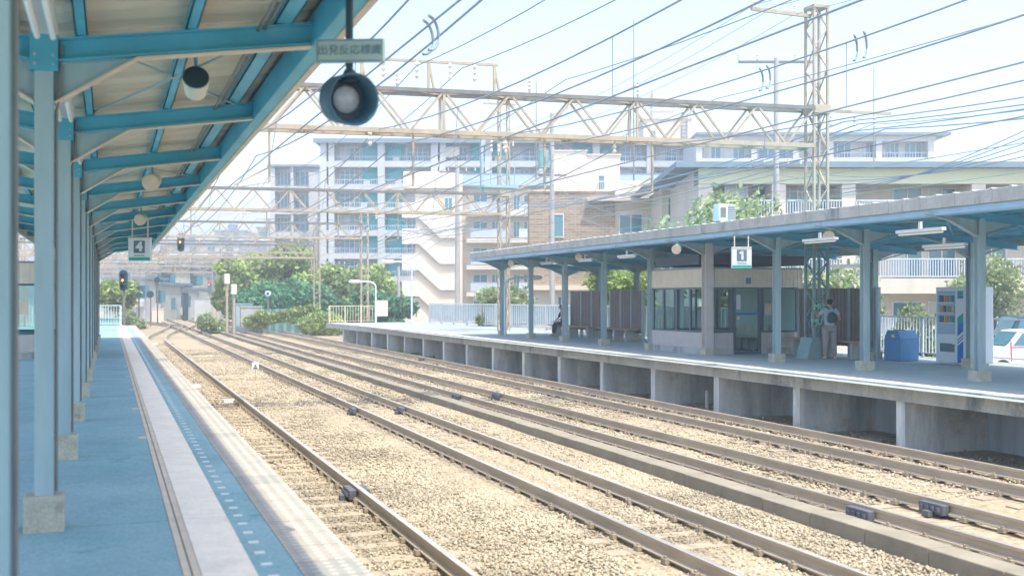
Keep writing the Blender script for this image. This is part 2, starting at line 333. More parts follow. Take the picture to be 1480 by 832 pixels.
V = np.concatenate(parts); ns = len(V); tri = np.array([(4,0,2),(4,2,1),(4,1,3),(4,3,0),(5,2,0),(5,1,2),(5,3,1),(5,0,3)])
def np_mesh(name, V, Fc):
    nf, k = Fc.shape; me = bpy.data.meshes.new(name); me.vertices.add(len(V)); me.vertices.foreach_set('co', V.astype(np.float32).ravel())
    me.loops.add(nf*k); me.loops.foreach_set('vertex_index', Fc.astype(np.int32).ravel()); me.polygons.add(nf)
    me.polygons.foreach_set('loop_start', np.arange(0, nf*k, k, dtype=np.int32)); me.polygons.foreach_set('loop_total', np.full(nf, k, np.int32)); me.update(calc_edges=True); return me
me = np_mesh('ballast_stones', V.reshape(-1,3), (tri[None] + (np.arange(ns)*6)[:,None,None]).reshape(-1,3)); me.materials.append(M_STONE)
o = bpy.data.objects.new('ballast_stones', me); col.objects.link(o); struct(o, 'stuff'); o['label'] = 'cream and tan crushed stone ballast between the rails'

v_ = np.concatenate([stones(13.1, 15.0, 9, 45, 5000, .015, .05, zg), stones(13.0, 13.7, 9, 45, 4000, .015, .04, zg)])
me = np_mesh('rubble', v_.reshape(-1,3), (tri[None] + (np.arange(len(v_))*6)[:,None,None]).reshape(-1,3)); me.materials.append(M_STONE)
o = bpy.data.objects.new('rubble', me); col.objects.link(o); struct(o, 'stuff'); o['label'] = 'loose stones and rubble at the foot of the far platform'
# near platform (left), paving bands running along the line
np_ = bpy.data.objects.new('near_platform', None); col.objects.link(np_); struct(np_); np_.location = (-2, 30, -.3)
b = MB(); b.bx(-9, 1.32, -8, 64, -.5, LZ-.14); b.build('platform_wall', M_CONC, np_)
b = MB()
yj = [-8] + [1.1 + 3.4*k for k in range(0, 19)] + [64]
for a, c in zip(yj[:-1], yj[1:]):
    b.bx(-9, .38, a+.02, c, LZ-.16, LZ+random.uniform(-.001,.001)); b.bx(.772, 1.0, a+.012, c, LZ-.16, LZ)
b.bx(-9, 1.0, -8, 64, LZ-.18, LZ-.012); b.build('paving', M_FLOOR, np_)
b = MB(); b.bx(.384, .425, -8, 64, LZ-.16, LZ+.002); b.bx(.435, .475, -8, 64, LZ-.16, LZ+.002)
for k in range(12): b.bx(.30, .38, 12.6+3.4*k*.97, 12.78+3.4*k*.97, LZ-.1, LZ+.004)
b.build('tan_strip', M_BTILE, np_)
b = MB()
for a, c in zip(yj[:-1], yj[1:]): b.bx(.479, .768, a+.018, c, LZ-.16, LZ+.004)
b.build('tactile_strip', M_WTILE, np_)
b = MB(); y = -8.; i = 0
while y < 64: b.bx(.815, .875, y, y+.05, LZ-.02, LZ+.004); y += .30; i += 1
b.build('edge_marks', M_WHITE, np_)
b = MB(); b2 = MB(); y = -8.; i = 0
while y < 64: (b2 if i % 8 == 3 else b).bx(1.004, 1.36, y+.004, y+.396, LZ-.14, LZ+.003); y += .4; i += 1
b.build('edge_tiles', M_EDGE, np_); b2.build('smooth_edge_tiles', M_EDGE2, np_)

# far platform (right): slab on cross walls, white line, joints
fp = bpy.data.objects.new('far_platform', None); col.objects.link(fp); struct(fp); fp.location = (17, 30, -.3)
XE = 13.5; YF = 69.5
def xe(y): return XE - max(0, y-46)**2*.0012
b = MB(); yy = [-10 + 3.27*i for i in range(18)] + [50, 55, 60, 65, YF]
for a, c in zip(yy[:-1], yy[1:]):
    xa, xb = xe(a), xe(c)
    vs = [(xa,a+.01,RZ-.30),(xb,c,RZ-.30),(xb,c,RZ),(xa,a+.01,RZ),(xa+.5,a+.01,RZ-.30),(xb+.5,c,RZ-.30),(xb+.5,c,RZ),(xa+.5,a+.01,RZ)]
    b.add(vs, [(0,1,2,3)[::-1],(3,2,6,7)[::-1],(0,4,5,1)[::-1],(4,7,6,5)[::-1],(0,3,7,4)[::-1],(1,5,6,2)[::-1]])
fixn(b.build('edge_beam', M_CONC, fp))
b = MB()
for a, c in zip(yy[:-1], yy[1:]): b.add([(xe(a)+.5,a+.012,RZ-.002),(20.6,a+.012,RZ-.002),(20.6,c,RZ-.002),(xe(c)+.5,c,RZ-.002)], [(0,1,2,3)])
b.add([(13.2,-10,RZ-.03),(20.6,-10,RZ-.03),(20.6,YF,RZ-.03),(13.2,YF,RZ-.03)], [(0,1,2,3)]); b.bx(13.95, 20.6, -10, YF-.2, RZ-.3, RZ-.03)
b.build('paving', M_PAVE2, fp)
b = MB()
for a, c in zip(yy[:-1], yy[1:]): b.add([(xe(a)+.12,a,RZ+.004),(xe(a)+.40,a,RZ+.004),(xe(c)+.40,c,RZ+.004),(xe(c)+.12,c,RZ+.004)], [(0,1,2,3)])
b.build('white_line', M_LINE, fp)
b = MB(); b.bx(15.5, 20.6, -10, YF-.2, -.5, RZ-.305); b.build('retaining_wall', M_BACKW, fp)
k = 0; y = 13.2-3.27*3
while y < YF-1:
    b = MB(); b.bx(xe(y)+.10, 15.495, y, y+.24, -.5, RZ-.305); b.build('cross_wall', M_CONC2, fp); y += 3.27

# low concrete trough beside the middle track
b = MB(); y = 3.
while y < 90: b.bx(7.72, 8.04, y+.01, y+1.0, -.5, .01+random.uniform(-.006,.006)); y += 1.0
tag(b.build('cable_trough', M_TROUGH, bevel=.012), 'long low concrete cable trough between the second and third tracks', 'cable trough')

# ---------------------------------------------------------------- tracks
def bend(x, y): return x + max(0, y-150)**1.6*.012
def rail_part(pts, parent):
    sec = [(-.062,-.15),(.062,-.15),(.062,-.135),(.014,-.115),(.014,-.045),(.034,-.035),(.034,0),(-.034,0),(-.034,-.035),(-.014,-.045),(-.014,-.115),(-.062,-.135)]
    b = MB(); n = len(sec); base = 0
    for i, p in enumerate(pts):
        a = pts[max(0, i-1)]; c = pts[min(len(pts)-1, i+1)]; d = Vector((c[0]-a[0], c[1]-a[1], 0)).normalized(); nx = Vector((d.y, -d.x, 0))
        for q in sec: b.v.append((p[0]+nx.x*q[0], p[1]+nx.y*q[0], q[1]+p[2]))
    for i in range(len(pts)-1):
        for k in range(n):
            b.f.append((i*n+k, i*n+(k+1) % n, (i+1)*n+(k+1) % n, (i+1)*n+k)); b.m.append(1 if k == 6 else 0)
    return fixn(b.build('rail', [M_RAIL, M_RTOP], parent))
def track(label, centre, y0, y1, sleepers_to=70, z=0):
    pts = []; y = y0
    while y <= y1: pts.append((centre(y), y)); y += 2 if y < 160 else 8
    t = T('railway_track', label, 'railway track', (centre(y0), y0, -.2), 'parallel railway tracks')
    for s in (-1, 1):
        L = []
        for i, p in enumerate(pts):
            a = pts[max(0, i-1)]; c = pts[min(len(pts)-1, i+1)]; d = Vector((c[0]-a[0], c[1]-a[1])).normalized()
            L.append((p[0]+d.y*s*HG, p[1]-d.x*s*HG, z))
        rail_part(L, t)
    b = MB(); cb = MB(); y = math.ceil(y0/.62)*.62
    while y < min(y1, sleepers_to):
        x = centre(y+.13); b.bx(x-1.0, x+1.0, y+.02, y+.24, -.35, -.192+random.uniform(-.008,.008))
        for s in (-1, 1):
            for e in (-1, 1):
                if y < 48: cb.bx(x+s*HG+e*.05, x+s*HG+e*.11, y+.08, y+.18, -.18, -.128); cb.bx(x+s*HG+e*.07, x+s*HG+e*.095, y+.11, y+.15, -.128, -.105)
        y += .62
    o = b.build('sleepers', M_SLEEP, t); struct(o, 'stuff')
    if cb.v: o = cb.build('rail_clips', M_CLIP, t); struct(o, 'stuff')
    return t
def smooth(a, b, y): t = min(1, max(0, (y-a)/(b-a))); return t*t*(3-2*t)
trk = []
trk.append(track('track nearest the left platform, joining the next track by a curve far off', lambda y: 2.58 + (5.95-2.58)*smooth(66, 112, y), -6, 112))
trk.append(track('second track from the left platform, open ballast on both sides', lambda y: bend(5.95, y), -6, 330))
trk.append(track('third track, running beside the low concrete trough', lambda y: bend(9.2, y), -6, 330))
trk.append(track('track closest to the edge of the far platform', lambda y: bend(12.02, y) - (smooth(60, 120, y)*.4), -6, 330))
trk.append(track('distant branch track curving off left beyond the left platform', lambda y: 5.95 - 12*smooth(95, 190, y), 98, 190, 0, z=-.004))
trk.append(track('distant crossover between the second and third tracks', lambda y: 5.95 + 3.25*smooth(86, 120, y), 86, 120, 0, z=-.006))
# joint boxes clamped on rails
def joint(x, y, lab, s=1):
    t = T('rail_joint_box', lab, 'rail joint', (x, y, -.19), 'dark boxes bolted beside the rails')
    b = MB(); b.bx(x+.04, x+.14, y-.22, y+.22, -.16, -.03); b.bx(x-.14, x-.04, y-.22, y+.22, -.16, -.03); b.build('fishplate', M_JOINT, t, bevel=.01)
    for k in (-.15,-.05,.05,.15): b = MB(); b.bx(x-.17, x-.14, y+k-.02, y+k+.02, -.12, -.07); b.build('bolt', M_JOINT, t)
    b = MB(); b.bx(x-.23, x-.16, y-.06, y+.06, -.19, -.12); b.build('cable_box', M_JOINT, t)
joint(2.58+HG, YX(515, 3.13), 'dark rail joint on the nearest track close to the front')
joint(9.2-HG, YX(1252, 8.65), 'dark rail joint on the near rail of the third track at the right')
joint(9.2+HG, YX(1358, 9.75), 'dark rail joint on the far rail of the third track at the right')
joint(5.95-HG, YX(516, 5.4), 'small dark rail joint on the near rail of the second track')
joint(5.95+HG, YX(585, 6.5), 'small dark rail joint on the far rail of the second track')
joint(9.2-HG, YX(664, 8.65), 'dark rail joint beside the trough, middle distance')
joint(9.2+HG, YX(722, 9.75), 'dark rail joint on the far rail of the third track, middle distance')
joint(12.02+HG, YX(612, 12.57), 'small dark rail joint by the far platform piers')
# small trackside items
def marker(u, v, h, lab):
    p = G(u, v, -.21); t = T('trackside_marker', lab, 'marker post', (p.x, p.y, -.21))
    b = MB(); b.cyl(p.x, p.y, -.25, -.2+h, .012, 6); b.build('stake', M_CLIP, t)
    b = MB(); b.bx(p.x-.11, p.x+.11, p.y-.02, p.y-.005, -.2+h-.03, -.2+h+.20); b.build('plate', M_WHITE, t)
    text('4', .17, M_TXT, t, (0, -.03, h+.085), 0)
    b = MB(); b.bx(p.x-.07, p.x+.07, p.y-.03, p.y-.022, -.2+h-.005, -.2+h+.025); b.build('bar_mark', M_TXT, t)
marker(369, 551, .42, 'small white marker board numbered 4 on a thin rusty stake in the ballast')
for u, v, lab in ((331,579,'white plastic block by the nearest rail, closer one'),(283,558,'flat white block beside the platform edge on the ballast'),(224,497,'tiny white block far along the nearest rail')):
    p = G(u, v, -.15); b = MB(); b.bx(p.x-.14, p.x+.14, p.y-.1, p.y+.1, -.2, -.1); b.bx(p.x-.05, p.x+.05, p.y-.16, p.y-.1, -.2, -.13)
    tag(b.build('marker_block', M_WHITE, bevel=.01), lab, 'block', 'white blocks on the ballast')
p = G(1022, 588, -.3); b = MB(); b.cyl(p.x, p.y, -.32, .1, .05, 8); b.cyl(p.x, p.y, .1, .14, .05, 8, .02); tag(b.build('kilometre_post', M_WHITE), 'short white round topped post in front of the far platform wall', 'post')
p = G(1272, 632, -.3); b = MB(); b.cyl(p.x, p.y, -.34, -.27, .42, 18, .38); b.cyl(p.x, p.y, -.27, -.25, .3, 18); tag(b.build('manhole_cover', M_TROUGH), 'round concrete manhole cover at the foot of the far platform', 'manhole')
for i, (x0, yA, x1, yB) in enumerate(((1.5, 11.2, 2.0, 11.5), (1.5, 13.4, 1.9, 13.5), (1.5, 17.8, 2.0, 18.0))):
    b = MB(); b.tube([(x0,yA,-.17),((x0+x1)/2,(yA+yB)/2+.06,-.11),(x1,yB,-.17)], .035, 6)
    tag(b.build('track_cable', M_CLIP), ['nearest','middle','farthest'][i] + ' dark cable loop beside the left platform edge', 'cable', 'cable loops by the platform')
b = MB(); b.tube([(6.6,27.2,-.16),(7.1,27.6,-.17),(7.75,28.3,-.15)], .03, 6); tag(b.build('track_cable', M_CLIP), 'thin cable running from the second track to the trough', 'cable')

# ---------------------------------------------------------------- canopy posts and roofs
def h_post(b, x, y, z0, z1, w=.115, d=.125):
    b.bx(x-w/2, x+w/2, y-d/2, y-d/2+.012, z0, z1); b.bx(x-w/2, x+w/2, y+d/2-.012, y+d/2, z0, z1); b.bx(x-.006, x+.006, y-d/2+.012, y+d/2-.012, z0, z1)
def sheet(parent, x0, x1, y0, y1, zfun, pitch=.26, amp=.034, name='roof_sheet', m=None):
    b = MB(); ys = []; y = y0; k = 0
    while y < y1: ys.append((y, (0, amp, amp, 0)[k % 4])); y += pitch*(.36, .14, .36, .14)[k % 4]; k += 1
    xs = x0 if isinstance(x0, list) else [x0, x1]; n = len(xs)
    for off in (0, .012):
        base = len(b.v)
        for y, dz in ys:
            for x in xs: b.v.append((x, y, zfun(x)+dz+off))
        for j in range(len(ys)-1):
            for i in range(n-1): b.f.append((base+j*n+i, base+j*n+i+1, base+(j+1)*n+i+1, base+(j+1)*n+i)); b.m.append(0)
    return b.build(name, m or M_SHEET, parent)
# left canopy: one row of posts, arms both ways
cl = T('platform_canopy', 'near left canopy with blue steel beams and beige ribbed roof over platform 4', 'canopy', (-.4, 20, LZ))
XL = -.4
def zl(x): return 4.06 + .145*abs(x-XL)                 # underside of the beams
yk = [1.1 + 3.4*k for k in range(13)]
for k, y in enumerate(yk):
    b = MB(); h_post(b, XL, y, LZ+.2, zl(XL)+.12); p = b.build('column', M_POST, cl)
    b = MB(); b.cb(XL, y, LZ-.02, .245, .245, .25); b.build('footing', M_FOOT, p, bevel=.008)
    b = MB(); b.bx(XL-.085, XL+.085, y-.085, y+.085, 4.0, 4.24); b.build('cap_plate', M_STEEL, p); b = MB()
    for dx in (-.055,.055):
        for z in (4.04,4.10): b.tube([(XL+dx,y-.085,z),(XL+dx,y-.10,z)], .011, 6)
    struct(b.build('bolts', M_POST, p), 'stuff')
    b = MB(); b.tube([(XL+.075,y-.03,LZ+.25),(XL+.075,y-.03,3.75),(XL+.10,y-.03,3.9),(XL+.10,y-.03,4.2)], .012, 6); b.build('conduit', M_CHORD, p)
    b = MB()
    for s in (-1, 1):
        for zo, wd in ((.005,.12),(.145,.12)):
            b.bar((XL, y, zl(XL)+zo), (XL+s*1.84, y, zl(XL+1.84)+zo), wd, .012)
        b.bar((XL, y, zl(XL)+.075), (XL+s*1.84, y, zl(XL+1.84)+.075), .01, .14)
    b.build('beam', M_STEEL, cl)
    b = MB()
    for s in (-1, 1):
        b.prism([(XL+s*.06,3.80),(XL+s*.58,zl(XL+.58)-.01),(XL+s*.06,zl(XL)-.01)] , 'y', y-.006, y+.006)
    gp = fixn(b.build('gusset', M_POST, cl))
    b = MB()
    for s in (-1, 1): b.bar((XL+s*.06, y, 3.795), (XL+s*.58, y, zl(XL+.58)-.012), .10, .014); b.bar((XL+s*.58, y, zl(XL+.58)-.012), (XL+s*1.84, y, zl(XL+1.84)-.012), .10, .012)
    b.build('flange', M_TRIM, gp)  # cream colour stands for light bounced up onto the beam undersides
y0, y1 = -1.5, 43.6
for x in (-2.05,-1.33,-.62,-.17,.53,1.15):
    z = zl(x)+.155; b = MB(); w_ = .075 if x < 1 else .12
    b.bx(x-w_/2, x+w_/2, y0, y1, z, z+.008); b.bx(x-w_/2, x-w_/2+.008, y0, y1, z, z+.085); b.bx(x+w_/2-.008, x+w_/2, y0, y1, z, z+.03); b.build('purlin', M_STEEL, cl)
b = MB(); b.bx(1.36, 1.45, y0, y1, zl(1.4)-.03, zl(1.4)-.02); b.bx(1.35, 1.362, y0, y1, zl(1.4)-.03, zl(1.4)+.20); b.build('eave_channel', M_STEEL, cl)
b = MB(); b.tube([(.98,y0,zl(.98)+.13),(.98,y1,zl(.98)+.13)], .013, 6); b.tube([(1.03,y0,zl(1.03)+.13),(1.03,y1,zl(1.03)+.13)], .008, 5); struct(b.build('cables', M_CHORD, cl), 'stuff')
b = MB(); b.bx(1.452, 1.50, y0, y1, zl(1.45)-.05, zl(1.45)+.29); b.bx(-2.34, -2.30, y0, y1, zl(1.45)-.05, zl(1.45)+.29); b.build('fascia', M_TRIM, cl)
sheet(cl, [-2.3,-.4,1.45], None, y0, y1, lambda x: zl(x)+.245)
for k in range(2, 12, 2):
    a, c = yk[k], yk[k+1]; b = MB()
    b.tube([(-.2,a,zl(-.2)+.17),(1.2,c,zl(1.2)+.14)], .011, 5); b.tube([(1.2,a,zl(1.2)+.14),(-.2,c,zl(-.2)+.17)], .011, 5); b.build('bracing', M_POST, cl)
# right canopy: two rows of posts under a mono-pitch roof
cr = T('platform_canopy', 'long far canopy with blue underside and weathered grey eave over platform 1', 'canopy', (17, 27, RZ))
def zr(x): return 4.10 - .085*(x-14.1)
YC = [16.68 + 3.39*k for k in range(-5, 9)]
for k, y in enumerate(YC):
    for x, d in ((15.5, 0), (18.4, 0)):
        if x > 18 and 25 < y < 31: continue
        thick = abs(y-26.85) < .1 and x < 16
        b = MB(); h_post(b, x, y, RZ+.18, zr(x)+.03, .24 if thick else .15, .20 if thick else .15)
        if thick: b.bx(x-.13, x+.13, y-.12, y-.1, RZ, 3.75)
        p = b.build('column', M_TAUPE if thick else M_POST, cr)
        b = MB(); b.cb(x, y, RZ-.02, .30, .30, .22); b.build('footing', M_FOOT, p, bevel=.01)
        b = MB(); b.prism([(x-.07,zr(x)-.30),(x-.07,zr(x)),(x-1.25,zr(x-1.25)),(x-.75,zr(x-.7)-.06)], 'y', y-.007, y+.007)
        b.prism([(x+.07,zr(x)-.28),(x+.07,zr(x)),(x+.9,zr(x+.9)),(x+.6,zr(x+.6)-.04)], 'y', y-.007, y+.007)
        gp = fixn(b.build('gusset', M_POST, p))
        b = MB(); b.bar((x-.07,y,zr(x)-.305),(x-.72,y,zr(x-.7)-.075),.11,.014); b.bar((x-.72,y,zr(x-.7)-.075),(x-1.3,y,zr(x-1.3)-.008),.11,.014); b.bar((x+.07,y,zr(x)-.285),(x+.9,y,zr(x+.9)-.008),.11,.014); b.build('flange', M_POST, gp)
    b = MB()
    for zo in (.006,.155): b.bar((14.42,y,zr(14.42)+zo),(19.75,y,zr(19.75)+zo),.12,.012)
    b.bar((14.42,y,zr(14.42)+.08),(19.75,y,zr(19.75)+.08),.012,.15); b.build('beam', M_STEEL, cr)
y0, y1 = -2., 44.6
for x in (15.0,15.9,16.7,17.5,18.3,19.1): b = MB(); b.bx(x-.05, x+.05, y0, y1, zr(x)+.165, zr(x)+.25); b.build('purlin', M_STEEL, cr)
sheet(cr, 14.42, 19.8, y0, y1, lambda x: zr(x)+.27, m=M_STEEL)
b = MB(); b.bx(14.37, 14.42, y0, y1, 4.05, 4.155); b.bx(14.37, 14.7, y0, y1, 4.04, 4.052); b.build('eave_flashing', mat('pale_blue_flashing', (.30,.52,.72), .4, .06, 3), cr)
b = MB(); y = y0
while y < y1: b.bx(14.30, 14.42, y+.006, min(y+.9, y1), 4.16, 4.40); y += .9
b.bx(19.78, 19.84, y0, y1, zr(19.8)+.1, zr(19.8)+.36); b.build('eave_fascia', M_CONC, cr, bevel=.012)
b = MB(); y = y0
while y < y1: b.bx(14.29, 14.44, y, y+.05, 4.402, 4.42); y += .45
b.build('roof_clips', M_WHITE, cr)
for k in (5, 6, 8, 10):
    b = MB(); b.tube([(14.6,YC[k],zr(14.6)+.15),(17.9,YC[k+1],zr(17.9)+.15)], .014, 5); b.tube([(17.9,YC[k],zr(17.9)+.15),(14.6,YC[k+1],zr(14.6)+.15)], .014, 5); b.build('bracing', M_POST, cr)

# lamps
def tubelamp(p, L, lab, grp, tw=2):
    t = T('fluorescent_lamp', lab, 'lamp', p, grp); x, y, z = p
    b = MB(); b.bx(x-.055*tw/2-.02, x+.055*tw/2+.02, y-L/2, y+L/2, z+.045, z+.10); b.bx(x-.02, x+.02, y-.03, y+.03, z+.1, z+.22); b.build('housing', M_SIGNW, t)
    b = MB()
    for i in range(tw): xx = x+(i-(tw-1)/2)*.09; b.tube([(xx,y-L/2+.03,z+.02),(xx,y+L/2-.03,z+.02)], .018, 8)
    b.build('tube', M_TUBE, t)
for k in range(0, 7): tubelamp((XL+(.03 if k else -.02), 6.9-3.4+3.4*k, 4.0+.10), 1.0, f'{ORD[k]} white twin tube lamp above the left platform posts', 'lamps over the left posts')
for i, (u, v, zc) in enumerate(((1226,388,25.),(1330,339,19.),(1365,360,21.5),(1185,351,23.5),(906,373,33.),(846,378,37.),(790,382,42.))):
    p = P(u, v, zc); p.z = min(p.z, zr(p.x)-.12)
    tubelamp(tuple(p), 1.15, ['long tube lamp under the far canopy beside the bin','tube lamp under the near end of the far canopy','tube lamp over the vending machine','tube lamp over the lattice mast under the canopy','tube lamp before the waiting room, brightest one','tube lamp over the brown wind screen','tube lamp near the far end of the far canopy'][i], 'lamps under the far canopy', 1)
def speaker(p, lab, grp, r=.10, d=(-.25,-.94,-.25), m=None, hang=.15):
    p = Vector(p); d = Vector(d).normalized(); t = T('loudspeaker', lab, 'loudspeaker', p, grp)
    b = MB(); b.tube([p-d*.20, p-d*.16, p+d*.02, p+d*.05], [r*.55, r*.8, r, r], 20); b.build('body', m or M_SEATP, t, smooth=False)
    b = MB(); b.tube([p+d*.051, p+d*.06], [r*.96, r*.9], 20); b.build('grille', M_DARK if m is None else M_BTILE, t)
    b = MB(); b.tube([p-d*.05+Vector((0,0,r*.8)), p-d*.05+Vector((0,0,r+hang))], .015, 6); b.bx(p.x-.04, p.x+.04, p.y-.0, p.y+.08, p.z+r+hang-.01, p.z+r+hang); b.build('bracket', M_STEEL, t)
speaker(P(283,117,8.7), 'nearest dark faced round loudspeaker under the left canopy', 'loudspeakers under the left canopy', .105, (-.05,-.9,.35))
speaker(P(219,263,15.5), 'second cream loudspeaker under the left canopy', 'loudspeakers under the left canopy', .12, (-.3,-.9,-.3), M_SEATP)
speaker(P(203,317,23.), 'third small cream loudspeaker under the left canopy, over the number 4 sign', 'loudspeakers under the left canopy', .12, (-.3,-.9,-.3), M_SEATP)
for u, v, zc, lab in ((1198,341,24.,'round loudspeaker under the far canopy near the backpack wearer'),(978,360,29.5,'round loudspeaker under the far canopy before the waiting room'),(837,371,38.,'round loudspeaker under the far canopy over the wind screen'),(739,380,44,'round loudspeaker at the far end of the far canopy')):
    speaker(P(u, v, zc), lab, 'loudspeakers under the far canopy', .13, (-.6,-.75,-.3), M_SEATP, .12)

# departure indicator with its lamp, hung from the left canopy
X0 = P(505, 144, 6.4); FA = -TH
t = T('departure_indicator', 'round hooded dark lamp and small grey sign hanging from the left canopy edge', 'signal lamp', X0)
b = MB(); b.tube([(X0.x,X0.y,X0.z+.12),(X0.x,X0.y,4.34)], .022, 10); b.tube([(X0.x,X0.y,X0.z+.10),(X0.x,X0.y,X0.z+.17)], [.06,.03], 10); b.build('pole', M_DARK, t)
dv = Vector((.08-.3*.0, -1, -.06)).normalized(); dv = Vector((-.10, -.97, -.14)).normalized()
dv = (Matrix.Rotation(R(16), 3, 'Z') @ dv)
def ring(c, d, rs, ds, n=32):
    b = MB(); b.tube([c+d*q for q in ds], rs, n, caps=False, axis=d); return b
hood = ring(X0, dv, [.138,.142,.148,.152,.142,.126,.115], [-.13,-.06,0,.075,.074,-.02,-.055]); 
hood.tube([X0-dv*.16, X0-dv*.125], [.10,.14], 32); hood.build('hood', mat('blue_grey_hood_paint', (.06,.14,.20), .5, .1, 6), t, smooth=True)
b = MB(); b.tube([X0-dv*.06, X0-dv*.045, X0-dv*.03], [.088,.075,.03], 32); b.build('lens', mat('milky_lens', (.36,.40,.42), .25, .2, 30), t, smooth=True)
b = MB(); b.tube([X0-dv*.075, X0-dv*.06], [.125,.125], 32); b.build('lens_board', M_DARK, t)
S = P(506, 74, 6.35); dirx = Vector((CS, -SN, 0)); dn = Vector((-SN, -CS, 0))
def board(bm, c, w_, h_, th, rz):
    a = Vector((math.cos(rz), math.sin(rz), 0)); n_ = Vector((a.y, -a.x, 0)); up = Vector((0,0,1))
    vs = [c + a*i*w_/2 + up*j*h_/2 + n_*k*th/2 for k in (1,-1) for i, j in ((-1,-1),(1,-1),(1,1),(-1,1))]
    bm.add(vs, [(0,1,2,3),(7,6,5,4),(0,4,5,1),(1,5,6,2),(2,6,7,3),(3,7,4,0)])
rz = FA - R(4)
b = MB(); board(b, S, .405, .135, .03, rz); sb = b.build('sign_board', M_SIGNG, t, bevel=.006); fixn(sb)
n_ = Vector((math.sin(rz), -math.cos(rz), 0))
text('出発反応標識', .062, M_SLATE, sb, tuple(S - X0 + n_*.0155), rz)
b = MB(); 
for dz in (.0585,-.0585): board(b, S+Vector((0,0,dz))+n_*.016, .375, .004, .004, rz)
for dx in (-.1875,.1875): board(b, S+Vector((math.cos(rz),math.sin(rz),0))*dx+n_*.016, .004, .117, .004, rz)
b.build('border', M_SLATE, sb)

# platform number signs
def number_sign(p, w_, h_, num, lab, rz, ztop):
    t = T('platform_number_sign', lab, 'sign', p); p = Vector(p); a = Vector((math.cos(rz), math.sin(rz), 0)); n_ = Vector((a.y, -a.x, 0)); Z = Vector((0,0,1))
    b = MB(); board(b, p, w_, h_, .10, rz); fixn(b.build('sign_box', M_SIGNW, t, bevel=.01))
    b = MB(); board(b, p+Z*h_*.13+n_*.052, w_*.50, h_*.56, .006, rz); b.build('number_panel', M_SLATE, t)
    if num == '1':
        b = MB(); o1 = p+Z*h_*.13+n_*.058; board(b, o1+a*.012, .05, h_*.42, .006, rz); b.bar(o1+a*.02+Z*h_*.19, o1-a*.055+Z*h_*.105, .006, .045); b.build('numeral', M_SIGNW, t)
    else: text(num, h_*.56, M_SIGNW, t, tuple(Z*h_*.13 + n_*.057), rz, 'numeral', bold=.014)
    b = MB(); board(b, p-Z*h_*.41+n_*.052, w_*.95, h_*.13, .006, rz); b.build('green_strip', M_GREEN, t)
    b = MB()
    for q in range(5): board(b, p-Z*h_*.26+n_*.052+a*(q-2)*w_*.095, w_*.07, h_*.05, .005, rz)
    b.build('caption', M_SLATE, t)
    b = MB()
    for s in (-.35,.35): b.tube([p+a*w_*s+Z*h_/2, Vector((p.x+a.x*w_*s, p.y+a.y*w_*s, ztop))], .014, 6)
    b.bar(p-a*w_*.5+Z*(h_/2+.01), p+a*w_*.5+Z*(h_/2+.01), .12, .03); b.build('hanger', M_TRIM, t)
number_sign(P(202.5,361,23.), .46, .46, '4', 'hanging platform sign with number 4 and green strip under the left canopy', FA, 4.15)
number_sign(P(1071.5,373,25.6), .46, .47, '1', 'hanging platform sign with number 1 and green strip under the far canopy', FA, 3.95)

# ---------------------------------------------------------------- gantries
def lattice(b, x, y, z0, z1, w_, ang=0, r=.045, step=.62, taper=1.0):
    c, s = math.cos(ang), math.sin(ang)
    def pt(i, j, z):
        k = w_/2*(1 + (taper-1)*(z-z0)/(z1-z0)); return Vector((x+(i*c-j*s)*k, y+(i*s+j*c)*k, z))
    cor = [(-1,-1),(1,-1),(1,1),(-1,1)]
    for i, j in cor: b.bar(pt(i,j,z0), pt(i,j,z1), r*1.7)
    nz = max(2, int((z1-z0)/step)); 
    for q in range(nz):
        za, zb = z0+(z1-z0)*q/nz, z0+(z1-z0)*(q+1)/nz
        for e in range(4):
            A, B = cor[e], cor[(e+1) % 4]
            if (q+e) % 2: A, B = B, A
            b.bar(pt(*A, za), pt(*B, zb), r, r*.5)
def truss(b, bt, p, q, zb, zt, dep, n, r=.05):
    p = Vector(p); q = Vector(q); d = q-p; e = Vector((d.y, -d.x, 0)).normalized()*dep/2
    for s in (-1, 1):
        o = e*s
        bt.bar(p+o+Vector((0,0,zt)), q+o+Vector((0,0,zt)), r*2.0, r*2.2); b.bar(p+o+Vector((0,0,zb)), q+o+Vector((0,0,zb)), r*2.2, r*2.6)
        for i in range(n):
            a, m_, c = p+d*(i/n)+o, p+d*((i+.5)/n)+o, p+d*((i+1)/n)+o
            b.bar(a+Vector((0,0,zt)), m_+Vector((0,0,zb)), r*1.2); b.bar(m_+Vector((0,0,zb)), c+Vector((0,0,zt)), r*1.2)
            if i % 3 == 0: b.bar(a+Vector((0,0,zt)), a+Vector((0,0,zb)), r*1.6, r*1.2)
    for i in range(n+1):
        a = p+d*(i/n); 
        for z in (zb, zt): b.bar(a-e+Vector((0,0,z)), a+e+Vector((0,0,z)), r*1.1)
        if i < n:
            c = p+d*((i+.5)/n); 
            for z in (zb, zt): b.bar(a-e+Vector((0,0,z)), c+e+Vector((0,0,z)), r*.9); b.bar(c+e+Vector((0,0,z)), p+d*((i+1)/n)-e+Vector((0,0,z)), r*.9)
def insulator(par, p, L=.3, r=.05):
    b = MB(); p = Vector(p); b.tube([p-Vector((0,0,L*i/6)) for i in range(7)], [r*.35,r,r*.4,r,r*.4,r,r*.35], 8); return b.build('insulator', M_INSUL, par)
GY = [24.5, 50.7, 73.5, 99, 125, 152, 180, 212, 245, 138, 166, 196, 228, 86, 112]
SLP = .109
def gy(k, x): return GY[k] + (17.4-x)*SLP
GXR = [17.4, 18.0, 16.2, 17.2, 17, 17, 18, 21, 25, 12, 13, 16, 20, 15.2, 16.2]
